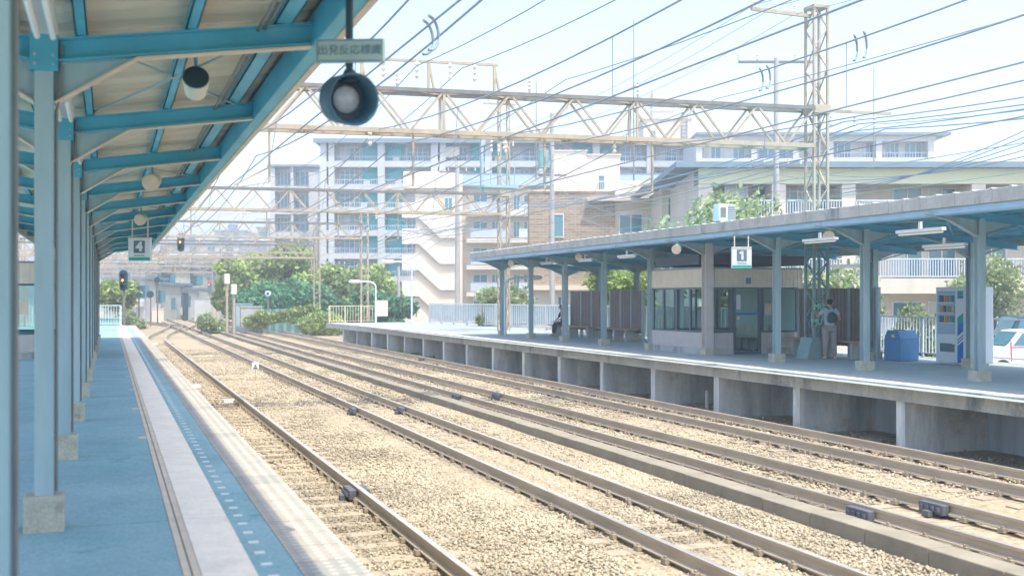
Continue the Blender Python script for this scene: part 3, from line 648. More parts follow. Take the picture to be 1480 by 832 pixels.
glab = ['nearest overhead line gantry, its tall mast passing through the far canopy','second overhead gantry with blue switch platform beside its mast','third overhead gantry, its mast at the end of the far platform','fourth overhead gantry, its mast in front of the green trees','fifth overhead gantry far down the line','sixth overhead gantry far down the line with a stay cable','seventh overhead gantry in the distance','eighth overhead gantry in the distance','farthest overhead gantry, faint above the line','narrow gantry between the fifth and sixth ones','narrow gantry between the sixth and seventh ones','narrow gantry between the seventh and eighth ones','narrow gantry just before the farthest one','narrow gantry between the third mast and the slim fourth mast','narrow gantry behind the slim mast before the trees']
for k, y0 in enumerate(GY):
    xr = GXR[k]; xl = -7. + (GXR[k]-17 if k > 6 else 0); t = T('catenary_gantry', glab[k], 'gantry', (xr, gy(k, xr), -.3), 'overhead line gantries across the tracks')
    top = ([10.05, 12.1, 8.3, 7.6, 8, 7.8]+[8]*20)[k]; zb = ([6.45,6.55]+[6.5]*20)[k]-(.9 if k > 8 else 0); zt = zb+.98
    z0 = RZ-.02 if k < 3 else -.4
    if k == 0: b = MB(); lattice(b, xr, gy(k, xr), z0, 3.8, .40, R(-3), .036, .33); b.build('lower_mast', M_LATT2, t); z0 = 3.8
    b = MB(); lattice(b, xr, gy(k, xr), z0, top, .40 if k == 0 else .45, R(-3), .036, .5)
    if k < 2:
        b.bar((xr,gy(k,xr),top),(xr,gy(k,xr),top+.08),.48); b.bx(xr-.26,xr+.26,gy(k,xr)-.26,gy(k,xr)+.26,zt-.12,zt+.1)
    b.build('mast', M_LATT, t)
    b = MB(); lattice(b, xl, gy(k, xl), -.4, zt+.3, .58, 0, .045, .6); b.build('mast', M_LATT, t)
    b = MB(); bt = MB(); n = 15 if k < 5 else 11; truss(b, bt, (xl, gy(k, xl), 0), (xr-.2, gy(k, xr-.2), 0), zb, zt, .55, n, .042 if k < 2 else .05); b.build('truss', M_LATT, t); bt.build('top_chord', M_CHORD, t)
    b = MB()
    for x in ([2.6,5.95,9.2,12.0] if k < 7 else [2.6,5.95]):
        yy_ = gy(k, x); insulator(t, (x-.15, yy_, zb), .35, .06); insulator(t, (x+.5, yy_, zt+.45), .3, .05)
        b = MB(); b.bar((x+.9,yy_,zb),(x+.9,yy_,zb-1.25),.05); b.bar((x+.9,yy_,zb-.9),(x+.1,yy_,zb-1.35),.035); b.bar((x+.9,yy_,zb-1.25),(x+.1,yy_,zb-1.4),.025)
        b.build('hanger', M_LATT, t); b = MB(); b.bar((x+.5,yy_,zt+.05),(x+.5,yy_,zt+.5),.04); b.build('bracket', M_LATT, t)
    b = MB()
    if k == 0:
        for x in (14.2, 14.9, 15.5): insulator(t, (x+3.9, gy(0,x), 7.4), .3, .05)
        b.bar((17.5,24.5,7.42),(19.6,24.3,7.42),.07)
        b.build('side_arm', M_LATT, t); b = MB()
        b.bar((15.5,24.6,9.93),(17.2,24.5,9.86),.07,.09); b.bar((15.6,24.75,9.95),(15.6,24.75,10.05),.06)
        for x in (15.6, 16.2, 16.8): insulator(t, (x, 24.6, 10.15), .2, .05)
        b.build('crossarm', M_LATT, t); b = MB()
        for x in (5.6, 7.2, 8.8): b.bar((x,gy(0,x),zt),(x,gy(0,x),zt+.72),.06); b.bar((x+.15,gy(0,x),zt),(x,gy(0,x),zt+.72),.05)
        b.bar((4.6,gy(0,4.6),zt+.74),(8.9,gy(0,8.9),zt+.74),.07,.06)
        for x in (6.1, 6.9, 7.7, 8.3): insulator(t, (x, gy(0,x)-.05, zt+.72), .42, .06)
    if k == 1:
        # raised frame and crossarm
        b.bar((17,gy(1,17),11.9),(18.6,gy(1,18.6),11.9),.08); 
        for x in (16.9,17.3,18.7): insulator(t, (x, gy(1,x), 12.2), .3, .07)
    if b.v: b.build('raised_frame', M_LATT, t)
    if k == 0:
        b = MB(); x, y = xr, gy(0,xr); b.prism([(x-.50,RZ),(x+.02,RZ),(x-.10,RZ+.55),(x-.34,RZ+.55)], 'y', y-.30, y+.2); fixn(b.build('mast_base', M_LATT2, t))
        a = Vector((1,0,0))
        ml = mat('mint_lettering', (.30,.75,.55), .5, .05, 3)
        for s, z, xx in (('MUJ', 2.28, -.13), ('MU', 1.89, -.22)): text(s, .22, ml, t, (xx, -.33, z+.30), 0, 'lettering', .004, bold=.006)
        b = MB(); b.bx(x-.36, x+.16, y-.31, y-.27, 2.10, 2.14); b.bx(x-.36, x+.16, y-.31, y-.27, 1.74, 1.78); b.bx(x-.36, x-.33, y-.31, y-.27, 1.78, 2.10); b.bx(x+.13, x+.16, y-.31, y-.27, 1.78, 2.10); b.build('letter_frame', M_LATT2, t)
    if k == 1:      # switch platform
        b = MB(); p = P(712, 275, 51); x, y, z = p; 
        b.bx(16.0,17.7,y-.5,y+.5,zt+.02,zt+.12)
        for xx in (16.35,16.75,17.15,17.5): b.bar((xx,y-.48,zt+.1),(xx,y-.48,zt+1.15),.035)
        for zz in (.6,1.15): b.bar((16.35,y-.48,zt+zz),(17.5,y-.48,zt+zz),.035)
        b.bx(16.02,16.14,y-.1,y+.1,zt-.2,zt+2.3); b.bar((16.0,y,zt+2.3),(17.8,y,zt+2.3),.06)
        b.build('switch_platform', M_POST, t)
        for q in range(5): insulator(t, (16.2+q*.35, y, zt+2.25), .6 if q in (1,2,3) else .25, .07)
        for q in (1,4):
            b = MB(); b.tube([(16.1+q*.35,y-.1,zt+2.5),(16.1+q*.35,y+.1,zt+2.5)], .15, 12); b.build('insulator_disc', M_INSUL, t)
    if k == 5: b = MB(); b.tube([(xr,gy(k,xr),7.5),(xr+4,gy(k,xr)-1,-.3)], .04, 5); b.build('stay_cable', M_LATT, t)
# ---------------------------------------------------------------- wires
def span(x0, y0, z0, x1, y1, z1, sag, n=14):
    return [(x0+(x1-x0)*i/n, y0+(y1-y0)*i/n, z0+(z1-z0)*i/n - 4*sag*(i/n)*(1-i/n)) for i in range(n+1)]
YS = [-1.7] + GY[:9]
def catenary(x, lab, zm=6.15, zcw=5.05, sag=.75, twin=False, kmax=8):
    t = T('catenary_wire', lab, 'overhead wire', (x, 0, zcw), 'overhead wires above the tracks')
    b = MB(); c = MB(); d = MB()
    for k in range(kmax):
        ya, yb = YS[k]+(17.4-x)*SLP, YS[k+1]+(17.4-x)*SLP; sx = .18*(-1)**k
        fa = bend(x, ya); fb = bend(x, yb); r = .013 if k < 2 else .009
        pts = span(fa, ya, zm, fb, yb, zm, sag, 16); b.tube(pts, r, 6)
        if twin: b.tube(span(fa+.45, ya, zm-.35, fb+.45, yb, zm-.35, sag*.8, 16), r, 6)
        c.tube([(fa+sx, ya, zcw), (fb-sx, yb, zcw)], r*.9, 6); 
        m = 4
        for i in range(1, m):
            q = i/m; zz = zm-4*sag*q*(1-q); d.tube([(fa+(fb-fa)*q, ya+(yb-ya)*q, zz), (fa+sx+(fb-fa-2*sx)*q, ya+(yb-ya)*q, zcw)], .007, 4)
    b.build('messenger_wire', M_WIRE, t); c.build('contact_wire', M_WIRE, t); d.build('dropper', M_WIRE, t)
    return t
catenary(2.75, 'overhead wires above the track nearest the left platform', twin=True)
catenary(5.95, 'overhead wires above the second track from the left', zm=6.5, sag=.7, twin=True)
catenary(9.2, 'overhead wires above the track beside the trough', zm=6.5, sag=.6, twin=True)
catenary(12.0, 'overhead wires above the track by the far platform', zm=6.3)
def wire(label, pts, r=.013, m=None):
    t = MB(); t.tube(pts, r*.8, 6); return tag(t.build('overhead_line', m or M_WIRE), label, 'wire', 'feeder lines strung between the poles')
def run(x, z, sag, lab, r=.014, kmax=3, dx=0, m=None, ks=0):
    pts = []
    for k in range(ks, kmax):
        s = span(x+dx*(k-1), YS[k]+(17.4-x)*SLP, z, x+dx*k, YS[k+1]+(17.4-x)*SLP, z, sag, 14); pts += s if not pts else s[1:]
    return wire(lab, pts, r, m)
run(4.2, 8.0, .5, 'thin feeder line high above the two nearest tracks', .012, 5)
run(6.9, 8.05, .6, 'dark feeder line ending at the raised frame, upper one', .016, 5)
run(8.0, 8.05, .6, 'dark feeder line ending at the raised frame, lower one', .016, 5)
run(10.6, 7.9, .5, 'feeder line between the third and fourth tracks', .015, 5)
for i, x in enumerate((15.6,16.2,16.8)): run(x, 10.05 if i < 2 else 9.9, .7, f'thin line from the top crossarm of the nearest mast, {["outer","middle","inner"][i]} one', .011, 4)
for i, (x, z, sg) in enumerate(((18.2,7.15,.55),(18.6,7.1,.6),(19.0,7.1,.7),(18.4,6.9,.5),(19.4,7.0,.75))): run(x, z, sg, f'{ORD[i]} of the bundled dark cables passing right of the nearest mast', .022 if i != 2 else .014, 4)
run(14.6, 7.6, .3, 'single dark line passing just left of the nearest mast', .014, 4)
for i, (x, z) in enumerate(((20.8,6.5),(21.3,5.9))):
    wire(['upper','lower'][i]+' pale green line crossing in front of the yellow building', span(x, -6, z+.5, x-1.5, 30, z-.4, .35) + span(x-1.5, 30, z-.4, 18, 66, z+.2, .5)[1:], .014, M_WIREG)
for i in range(5):
    a = P(1120, 240+12*i, 41); b_ = P(798, 200+22*i, 62); c_ = P(1560, 205-14*i, 26)
    wire(f'{ORD[i]} of the slack street wires hanging between the concrete poles', span(*c_, *a, .6) + span(*a, *b_, 1.0+.15*i)[1:], .016)
for i in range(4):
    a = P(798, 235+16*i, 62); b_ = P(661, 290+14*i, 75); c_ = P(482, 385+6*i, 100)
    wire(f'{ORD[i]} thin street wire in front of the white stair tower', span(*a, *b_, .7) + span(*b_, *c_, .9)[1:], .018)
# wire clamps
for i, (x, k_, yy_) in enumerate(((2.95,0,10.6),(9.4,0,14.6),(9.4,0,12.3))):
    zt_ = 4.95 if i == 0 else 5.7; t = MB()
    for s in (-1,1): t.tube([(x+.13*math.sin(a), yy_+s*.10+.10*math.sin(a), zt_+.17+.17*math.cos(a)) for a in [math.pi*q/8 for q in range(9)]], .017, 6)
    tag(t.build('wire_clamp', M_WIRE), ['curved clamp joining the wires over the nearest track','curved clamp on the wires over the third track, right of the mast','curved clamp on the wires at the upper right'][i], 'clamp', 'curved clamps on the overhead wires')

# ---------------------------------------------------------------- shelters
def shelter(x0, x1, y0, y1, zf, lab, main=True):
    t = T('waiting_room', lab, 'waiting room', ((x0+x1)/2, (y0+y1)/2, zf), 'station waiting rooms')
    zt, zb, zs = zf+2.38, zf+1.87, zf+.60
    def ribs(b, ax, c, a0, a1, za, zb_, out):
        n = int((a1-a0)/.12)
        for i in range(n+1):
            q = a0+(a1-a0)*i/n
            if ax == 'x': b.bx(q-.02, q+.02, c, c+out, za, zb_)
            else: b.bx(c, c+out, q-.02, q+.02, za, zb_)
    b = MB(); b.bx(x0+.05, x1, y0, y0+.08, zb, zt); ribs(b, 'x', y0, x0+.15, x1, zb, zt, -.012); b.bx(x0, x0+.08, y0+.08, y1, zb, zt); ribs(b, 'y', x0, y0+.1, y1, zb, zt, -.012); b.bx(x1-.08, x1, y0+.08, y1, zb, zt); b.bx(x0+.08, x1-.08, y1-.08, y1, zb, zt); b.build('upper_band', M_BEIGE, t)
    d0, d1 = x0+.90, x0+1.72
    b = MB(); b.bx(x0+.05, d0-.04, y0, y0+.08, zf+.17, zs); b.bx(d1+.04, x1, y0, y0+.08, zf+.17, zs); b.bx(x0, x0+.08, y0+.08, y1, zf+.17, zs); b.bx(x1-.08, x1, y0+.08, y1, zf, zb); b.bx(x0+.08, x1-.08, y1-.08, y1, zf, zs)
    ribs(b, 'y', x0, y0+.1, y1, zf+.17, zs, -.012); ribs(b, 'x', y0, x0+.15, d0-.1, zf+.17, zs, -.012); ribs(b, 'x', y0, d1+.1, x1, zf+.17, zs, -.012); b.build('lower_wall', M_TAUPE, t)
    b = MB(); b.bx(x0-.01, x0+.09, y0+.1, y1, zf-.01, zf+.168); b.bx(x0+.05, d0-.04, y0-.01, y0+.09, zf-.01, zf+.168); b.bx(d1+.04, x1, y0-.01, y0+.09, zf-.01, zf+.168); b.build('plinth', M_CONC, t)
    b = MB(); b.bx(x0, x1, y0, y1, zt, zt+.05); b.build('roof', M_BROOF, t)
    # side windows
    n = 4; L = (y1-y0-.2)
    for i in range(n):
        a = y0+.15+L*i/n; c = y0+.15+L*(i+1)/n
        b = MB(); b.mi = 0
        b.bx(x0+.01, x0+.07, a, a+.045, zs, zb); b.bx(x0+.01, x0+.07, c-.045, c, zs, zb); b.bx(x0+.01, x0+.07, a+.045, c-.045, zs, zs+.05); b.bx(x0+.01, x0+.07, a+.045, c-.045, zb-.05, zb); f = b.build('window', M_FRAME, t)
        b = MB(); b.bx(x0+.035, x0+.042, a+.045, c-.045, zs+.05, zb-.05); b.build('pane', M_GLASST, f)
        xa = x0+.1+(x1-x0-.2)*i/n; xb = x0+.1+(x1-x0-.2)*(i+1)/n; b = MB(); b.bx(xa, xa+.05, y1-.07, y1-.01, zs, zb); b.bx(xa+.05, xb, y1-.07, y1-.01, zs, zs+.04); f = b.build('window', M_FRAME, t); b = MB(); b.bx(xa+.05, xb, y1-.042, y1-.035, zs+.04, zb); b.build('pane', M_GLASST, f)
    for a, c in ((x0+.2, d0-.08), (d1+.08, x1-.12)):
        b = MB(); b.bx(a, a+.05, y0+.01, y0+.07, zs, zb); b.bx(c-.05, c, y0+.01, y0+.07, zs, zb); b.bx(a+.05, c-.05, y0+.01, y0+.07, zs, zs+.05); b.bx(a+.05, c-.05, y0+.01, y0+.07, zb-.05, zb); f = b.build('window', M_FRAME, t)
        b = MB(); b.bx(a+.05, c-.05, y0+.035, y0+.042, zs+.05, zb-.05); b.build('pane', M_GLASST, f)
    # door
    b = MB(); b.bx(d0-.035, d0+.03, y0-.01, y0+.08, zf, zb); b.bx(d1-.03, d1+.035, y0-.01, y0+.08, zf, zb); b.bx(d0+.03, d1-.03, y0-.01, y0+.08, zb-.05, zb); b.bx(d0+.03, d1-.03, y0-.01, y0+.08, zf, zf+.06); f = b.build('door', M_FRAME, t)
    b = MB(); b.bx(d0+.03, d1-.03, y0+.03, y0+.038, zf+.06, zb-.05); b.build('pane', M_GLASST, f)
    b = MB(); b.bx(d0+.03, d1-.03, y0+.018, y0+.026, zf+1.10, zf+1.16); b.build('blue_stripe', M_BLUEP, f)
    b = MB(); b.bx(d0+.07, d0+.2, y0+.018, y0+.026, zf+1.25, zf+1.65); b.build('notice', M_SIGNW, f)
    b = MB(); b.cyl(d0+.12, y0+.02, zf+.98, zf+1.06, .04, 10); b.build('handle', M_YEL, f)
    b = MB(); b.bx(x0+1.9, x0+2.1, y0+.018, y0+.026, zf+1.1, zf+1.42); b.build('poster', M_BTILE, t)
    b = MB(); b.bx(x0+2.25, x0+2.42, y0+.018, y0+.026, zf+1.1, zf+1.5); b.build('poster', M_SLATE, t)
    # interior back panel
    b = MB(); b.bx(x1-.13, x1-.09, y0+.1, y1-.1, zf, zb); b.build('side_panel', mat('pale_teal_panel', (.62,.76,.74), .7, .05, 3), t)
    b = MB(); b.bx(x0+1.2, x0+1.45, y0-.03, y0-.013, zb+.06, zb+.30); f = b.build('pictogram_sign', M_SIGNW, t)
    b = MB(); b.bx(x0+1.24, x0+1.41, y0-.036, y0-.031, zb+.09, zb+.27); b.build('pictogram', M_SLATE, f)
    return t
shelter(15.5, 18.6, 26.9, 30.3, RZ, 'glazed waiting room with beige top band and blue striped door on the far platform')
sh = shelter(-4.0, -.9, 30.0, 33.4, LZ, 'glazed waiting room glimpsed between the left platform posts')
b = MB(); b.bx(15.5, 19.0, 27.3, 29.9, 3.45, 3.72); tag(b.build('duct_box', M_DARK), 'dark navy box hung under the far canopy over the waiting room', 'duct')
def shell_seat(loc, rz, lab):
    t = T('shell_seat', lab, 'seat', (0,0,0), 'cream shell seats in the waiting room')
    b = MB(); pr = [(-.2,.42),(0,.40),(.17,.43),(.24,.62),(.26,.80),(.28,.80),(.26,.6),(.19,.40),(0,.37),(-.2,.39)]
    b.prism(pr, 'x', -.2, .2); fixn(b.build('shell', M_SEATP, t, bevel=.02))
    b = MB(); b.bx(-.02,.02,-.02,.02,0,.39); b.bx(-.15,.15,-.03,.03,0,.03); b.build('stand', M_CHORD, t)
    t.location = loc; t.rotation_euler = (0,0,rz); t['label'] = lab; return t
for i in range(4): shell_seat((18.12, 28.45+.43*i, RZ), -math.pi/2, f'cream shell seat behind the waiting room door, {["leftmost","second from left","third from left","rightmost"][i]}')

# wind screens and benches
def screen(x, y0, y1, lab, bench_lab, ext=0):
    t = T('wind_screen', lab, 'wind screen', (x, (y0+y1)/2, RZ)); 
    b = MB(); y = y0
    while y < y1-.05: b.bx(x-.03, x+.03, y, y+.10, RZ+.30, RZ+1.83); b.bx(x-.012, x+.03, y+.10, y+.15, RZ+.30, RZ+1.83); y += .15
    b.build('panel', M_BROWN, t); b = MB()
    for q in range(4): b = MB(); yy_ = y0+(y1-y0)*q/3; b.bx(x-.05, x+.05, yy_-.04, yy_+.04, RZ-.01, RZ+1.85); b.build('post', M_POST, t)
    t = T('bench', bench_lab, 'bench', (x-.35, (y0+y1)/2, RZ), 'benches along the brown screens'); b = MB()
    for q in range(3): b.bx(x-.58+q*.16, x-.45+q*.16, y0+.1, y1+ext, RZ+.42, RZ+.46)
    b.build('seat', M_WOOD, t)
    nl = 5 if y1-y0 > 5 else 3
    for q in range(nl): yy_ = y0+.4+(y1+ext-y0-.8)*q/(nl-1); b = MB(); b.bx(x-.52, x-.14, yy_-.05, yy_+.05, RZ, RZ+.418); b.build('leg', M_CONC, t)
screen(17.9, 35.5, 38.2, 'brown ribbed wind screen beyond the waiting room, right half', 'bench along the right half of the far brown screen')
screen(17.9, 38.9, 42.0, 'brown ribbed wind screen beyond the waiting room, left half', 'bench with a seated person along the far brown screen', 1.2)
screen(18.4, 23.3, 26.7, 'brown ribbed wind screen behind the person with the backpack', 'wooden bench beside the lattice mast behind the standing person')

# bin, vending machine
p = (18.75, 22.85); t = T('litter_bin', 'blue litter bin with sloping lid on the far platform', 'bin', (p[0], p[1], RZ))
b = MB(); b.bx(p[0]-.28, p[0]+.28, p[1]-.32, p[1]+.32, RZ, RZ+.55); b.prism([(p[1]-.32,RZ+.552),(p[1]+.32,RZ+.552),(p[1]+.20,RZ+.76),(p[1]-.20,RZ+.76)], 'x', p[0]-.28, p[0]+.28); fixn(b.build('body', M_BIN, t, bevel=.02))
for dy in (-.1,.12): b = MB(); b.cyl(p[0]-.05, p[1]+dy, RZ+.755, RZ+.775, .07, 12); b.build('opening', M_DARK, t)
b = MB(); b.bx(p[0]-.288, p[0]-.283, p[1]-.1, p[1]+.02, RZ+.58, RZ+.66); b.build('sticker', M_YEL, t)
vx, vy0, vy1 = 18.7, 20.42, 21.55
t = T('vending_machine', 'pale blue drinks vending machine with green and blue stripes beside the bin', 'vending machine', (vx+.3, 21, RZ))
b = MB(); b.bx(vx, vx+.68, vy0, vy1, RZ+.04, RZ+1.83); b.bx(vx+.05, vx+.6, vy0+.05, vy1-.05, RZ, RZ+.04); b.build('cabinet', M_VEND, t, bevel=.015)
b = MB(); b.bx(vx-.006, vx-.001, vy0+.48, vy1-.06, RZ+.72, RZ+1.74); w_ = b.build('display_window', glass('display_glass', (.22,.42,.52), .15), t)
cc = [(.02,.25,.55),(.65,.35,.12),(.1,.5,.3),(.5,.5,.45),(.04,.12,.3),(.6,.2,.1)]
cm = [mat('drink_%s' % n_, c, .4, .05, 3) for n_, c in zip(('blue','orange','green','silver','navy','red'), cc)]
for r in range(3):
    for q in range(6):
        b = MB(); yy_ = vy0+.54+q*.085; zz = RZ+1.48-.24*r; b.cyl(vx-.02, yy_, zz, zz+.15, .03, 8); b.build('drink_can', cm[(q*2+r*3+q//2) % 6], w_)
b = MB()
for r in range(3): b.bx(vx-.03, vx-.007, vy0+.5, vy1-.08, RZ+1.45-.24*r, RZ+1.47-.24*r)
b.build('shelf', M_SIGNW, w_)
b = MB(); b.bx(vx-.012, vx-.001, vy0+.50, vy1-.62+.2, RZ+.30, RZ+.48); b.bx(vx-.01, vx-.001, vy1-.55, vy1-.15, RZ+.30, RZ+.50); b.build('delivery_flap', M_SLATE, t)
b = MB(); b.bx(vx-.008, vx-.001, vy0+.22, vy0+.40, RZ+1.62, RZ+1.74); b.prism([(vy0+.22,RZ+1.22),(vy0+.40,RZ+1.12),(vy0+.40,RZ+.92),(vy0+.22,RZ+1.02)], 'x', vx-.008, vx-.001); b.build('green_stripe', M_GREEN, t)
b = MB(); b.bx(vx-.008, vx-.001, vy0+.22, vy0+.40, RZ+1.56, RZ+1.618); b.prism([(vy0+.22,RZ+1.016),(vy0+.40,RZ+.916),(vy0+.40,RZ+.68),(vy0+.22,RZ+.80)], 'x', vx-.008, vx-.001)
b.prism([(vy0+.22,RZ+.56),(vy0+.40,RZ+.45),(vy0+.40,RZ+.06),(vy0+.22,RZ+.06)], 'x', vx-.008, vx-.001); b.build('blue_stripe', M_BLUEP, t)
b = MB(); b.prism([(vy0+.22,RZ+.72),(vy0+.40,RZ+.60),(vy0+.40,RZ+.57),(vy0+.22,RZ+.69)], 'x', vx-.008, vx-.001); b.prism([(vy0+.22,RZ+.65),(vy0+.40,RZ+.53),(vy0+.40,RZ+.50),(vy0+.22,RZ+.62)], 'x', vx-.008, vx-.001); b.build('thin_stripe', M_SLATE, t)
b = MB(); b.bx(vx-.02, vx-.001, vy0+.06, vy0+.12, RZ+.95, RZ+1.1); b.build('coin_slot', M_CHORD, t)
b = MB(); b.bx(vx-.008,vx-.001,vy0+.05,vy0+.18,RZ+.7,RZ+.78); b.build('label_patch', M_SIGNW, t)

# ---------------------------------------------------------------- railings
def railing(name, label, pts, z0, z1, m, panel=None, sp=.12, pst=2.0, r=.03, cat='fence'):
    t = T(name, label, cat, (*pts[0], z0)); rb = MB(); bars = MB()
    for (xa, ya), (xb, yb) in zip(pts[:-1], pts[1:]):
        L = math.hypot(xb-xa, yb-ya); n = max(1, int(L/pst))
        rb.bar((xa,ya,z1),(xb,yb,z1),r*1.8,r*1.4); rb.bar((xa,ya,z0+.12),(xb,yb,z0+.12),r*1.4,r)
        for i in range(n+1): q = i/n; rb.bar((xa+(xb-xa)*q,ya+(yb-ya)*q,z0-.02),(xa+(xb-xa)*q,ya+(yb-ya)*q,z1),r*1.8)
        nb = int(L/sp)
        for i in range(nb): q = (i+.5)/nb; bars.bar((xa+(xb-xa)*q,ya+(yb-ya)*q,z0+.12),(xa+(xb-xa)*q,ya+(yb-ya)*q,z1),r*.75)
        if panel:
            b = MB(); b.bar((xa+.05,ya,(z0+z1)/2+.08),(xb+.05,yb,(z0+z1)/2+.08),.01,(z1-z0)*.72); b.build('panel', panel, t)
    rb.build('rails_and_posts', m, t); bars.build('bars', m, t); return t
M_PANEL = glass('translucent_panel', (.62,.70,.78), .4, .45)
railing('platform_fence', 'pale blue fence with translucent panels along the back of the far platform, left stretch', [(18.9,67),(20.35,46),(20.35,31.5)], RZ, 2.15, M_WHITE, M_PANEL, .26, 2.0, .05)
railing('platform_fence', 'pale blue barred fence behind the bin and vending machine', [(20.35,26.2),(20.35,21.7)], RZ, 2.0, M_FENCE)
railing('platform_fence', 'open two rail fence right of the vending machine', [(20.35,21.5),(20.35,8)], RZ, 2.0, M_FENCE, None, 9.0)
railing('platform_fence', 'small cream yellow fence at the far end of the right platform', [(12.9,68.8),(16.0,69.2)], RZ, 2.0, M_YEL, None, .18, 1.0)
railing('platform_fence', 'white fence closing the far end of the left platform', [(-6,63.5),(.6,63.5)], LZ, 2.1, M_FENCE, None, .14)
b = MB(); b.bx(15.9,16.7,69,69.3,RZ+.4,RZ+1.4); tag(b.build('equipment_box', M_STAIR, bevel=.02), 'cream equipment box on the yellow fence at the platform end', 'cabinet')

# ---------------------------------------------------------------- people
def skin_body(name, joints, edges, m, parent, lvl=2):
    me = bpy.data.meshes.new(name); names = list(joints); me.from_pydata([joints[n][0] for n in names], [(names.index(a), names.index(b)) for a, b in edges], [])
    ob = bpy.data.objects.new(name, me); scene.collection.objects.link(ob)
    md = ob.modifiers.new('s', 'SKIN'); md.use_smooth_shade = True; sd = ob.modifiers.new('d', 'SUBSURF'); sd.levels = lvl; sd.render_levels = lvl
    for i, n in enumerate(names):
        r = joints[n][1]; sv = me.skin_vertices[0].data[i]; sv.radius = (r if isinstance(r, tuple) else (r, r)); sv.use_root = (i == 0)
    bpy.context.view_layer.update()
    m2 = bpy.data.meshes.new_from_object(ob.evaluated_get(bpy.context.evaluated_depsgraph_get())); bpy.data.objects.remove(ob)
    m2.name = name; m2.materials.clear(); m2.materials.append(m); m2.polygons.foreach_set('use_smooth', [True]*len(m2.polygons))
    o = bpy.data.objects.new(name, m2); col.objects.link(o)
    if parent: o.parent = parent
    return o
def hand(b_name, wrist, d, parent, up=Vector((0,0,1))):
    d = Vector(d).normalized(); sidev = d.cross(up).normalized(); wv = Vector(wrist); J = {'w': (tuple(wv), .02), 'p': (tuple(wv+d*.05), (.026,.018))}; E = [('w','p')]
    for i in range(4):
        k = (i-1.5)*.019; L = (.07,.08,.078,.06)[i]; J[f'a{i}'] = (tuple(wv+d*.09+sidev*k), .009); J[f'b{i}'] = (tuple(wv+d*(.09+L*.5)+sidev*k*1.1-up*.008), .008); J[f'c{i}'] = (tuple(wv+d*(.09+L)+sidev*k*1.1-up*.025), .007)
        E += [('p',f'a{i}'),(f'a{i}',f'b{i}'),(f'b{i}',f'c{i}')]
    J['t1'] = (tuple(wv+d*.04-sidev*.04), .010); J['t2'] = (tuple(wv+d*.075-sidev*.055-up*.01), .009); E += [('p','t1'),('t1','t2')]
    return skin_body(b_name, J, E, M_SKIN, parent, 1)
# standing, seen from behind: faces +y, local origin between the feet
pr = T('person', 'person in pale blue shirt and grey trousers seen from behind, raising a phone', 'person', (0,0,0))
J = {'pelvis': ((0,0,.90),(.15,.11)), 'waist': ((0,.01,1.04),(.13,.095)), 'chest': ((0,0,1.24),(.155,.105)), 'neckb': ((0,-.01,1.38),(.07,.06)), 'neck': ((0,.01,1.43),.05), 'head': ((0,.03,1.52),(.075,.085)), 'crown': ((0,.02,1.60),(.065,.075)),
     'hl': ((-.10,0,.84),.095), 'kl': ((-.11,.01,.47),.062), 'al': ((-.12,-.02,.09),.040), 'tl': ((-.13,.13,.035),.036),
     'hr': ((.10,0,.84),.095), 'kr': ((.12,.01,.47),.062), 'ar': ((.14,-.02,.09),.040), 'tr': ((.17,.12,.035),.036),
     'sl': ((-.17,0,1.34),.058), 'el': ((-.30,.10,1.13),.042), 'wl': ((-.33,.22,1.36),.030),
     'sr': ((.17,0,1.34),.058), 'er': ((.27,-.05,1.08),.042), 'wr': ((.20,.14,.98),.030)}
E = [('pelvis','waist'),('waist','chest'),('chest','neckb'),('neckb','neck'),('neck','head'),('head','crown'),('pelvis','hl'),('hl','kl'),('kl','al'),('al','tl'),('pelvis','hr'),('hr','kr'),('kr','ar'),('ar','tr'),('chest','sl'),('sl','el'),('el','wl'),('chest','sr'),('sr','er'),('er','wr')]
body = skin_body('body', J, E, M_SKIN, pr)
def grow(J, names, k): return {n: (J[n][0], tuple(r+k for r in J[n][1]) if isinstance(J[n][1], tuple) else J[n][1]+k) for n in names}
Js = grow(J, ['waist','chest','neckb','sl','sr'], .016); Js['hem'] = ((0,0,.86),(.175,.135)); Js['ul'] = ((-.255,.06,1.20),.062); Js['ur'] = ((.24,-.03,1.18),.062)
skin_body('shirt', {k: Js[k] for k in ['waist','chest','neckb','hem','sl','sr','ul','ur']}, [('hem','waist'),('waist','chest'),('chest','neckb'),('chest','sl'),('chest','sr'),('sl','ul'),('sr','ur')], M_SHIRT, pr)
Jt = grow(J, ['pelvis','hl','hr'], .012); Jt.update({k: (J[k][0], J[k][1]+.026) for k in ('kl','kr')}); Jt['cl'] = ((-.12,0,.08),.068); Jt['cr'] = ((.14,0,.08),.068)
skin_body('trousers', Jt, [('pelvis','hl'),('pelvis','hr'),('hl','kl'),('kl','cl'),('hr','kr'),('kr','cr')], M_TROU, pr)
skin_body('hair', {'a': ((0,-.02,1.48),(.07,.06)), 'b': ((0,-.01,1.57),(.092,.095)), 'c': ((0,.01,1.64),(.08,.085))}, [('a','b'),('b','c')], M_HAIR, pr)
for s in (-1, 1): b = MB(); b.tube([(s*.083,.03,1.50),(s*.095,.03,1.525),(s*.083,.03,1.55)], [.008,.016,.01], 8); b.build('ear', M_SKIN, pr)
for x, q in ((-.125,.0),(.15,.0)): skin_body('shoe', {'a': ((x,-.06,.045),(.042,.045)), 'b': ((x+ (.02 if x > 0 else -.01),.15,.035),(.045,.032))}, [('a','b')], M_BTILE, pr, 2)
hand('hand', (-.33,.22,1.36), (-.02,.25,1), pr, Vector((0,-1,0))); hand('hand', (.20,.14,.98), (-.5,1,0), pr)
bpk = T('backpack', 'dark green rounded backpack worn by the standing person', 'backpack', (0,0,0))
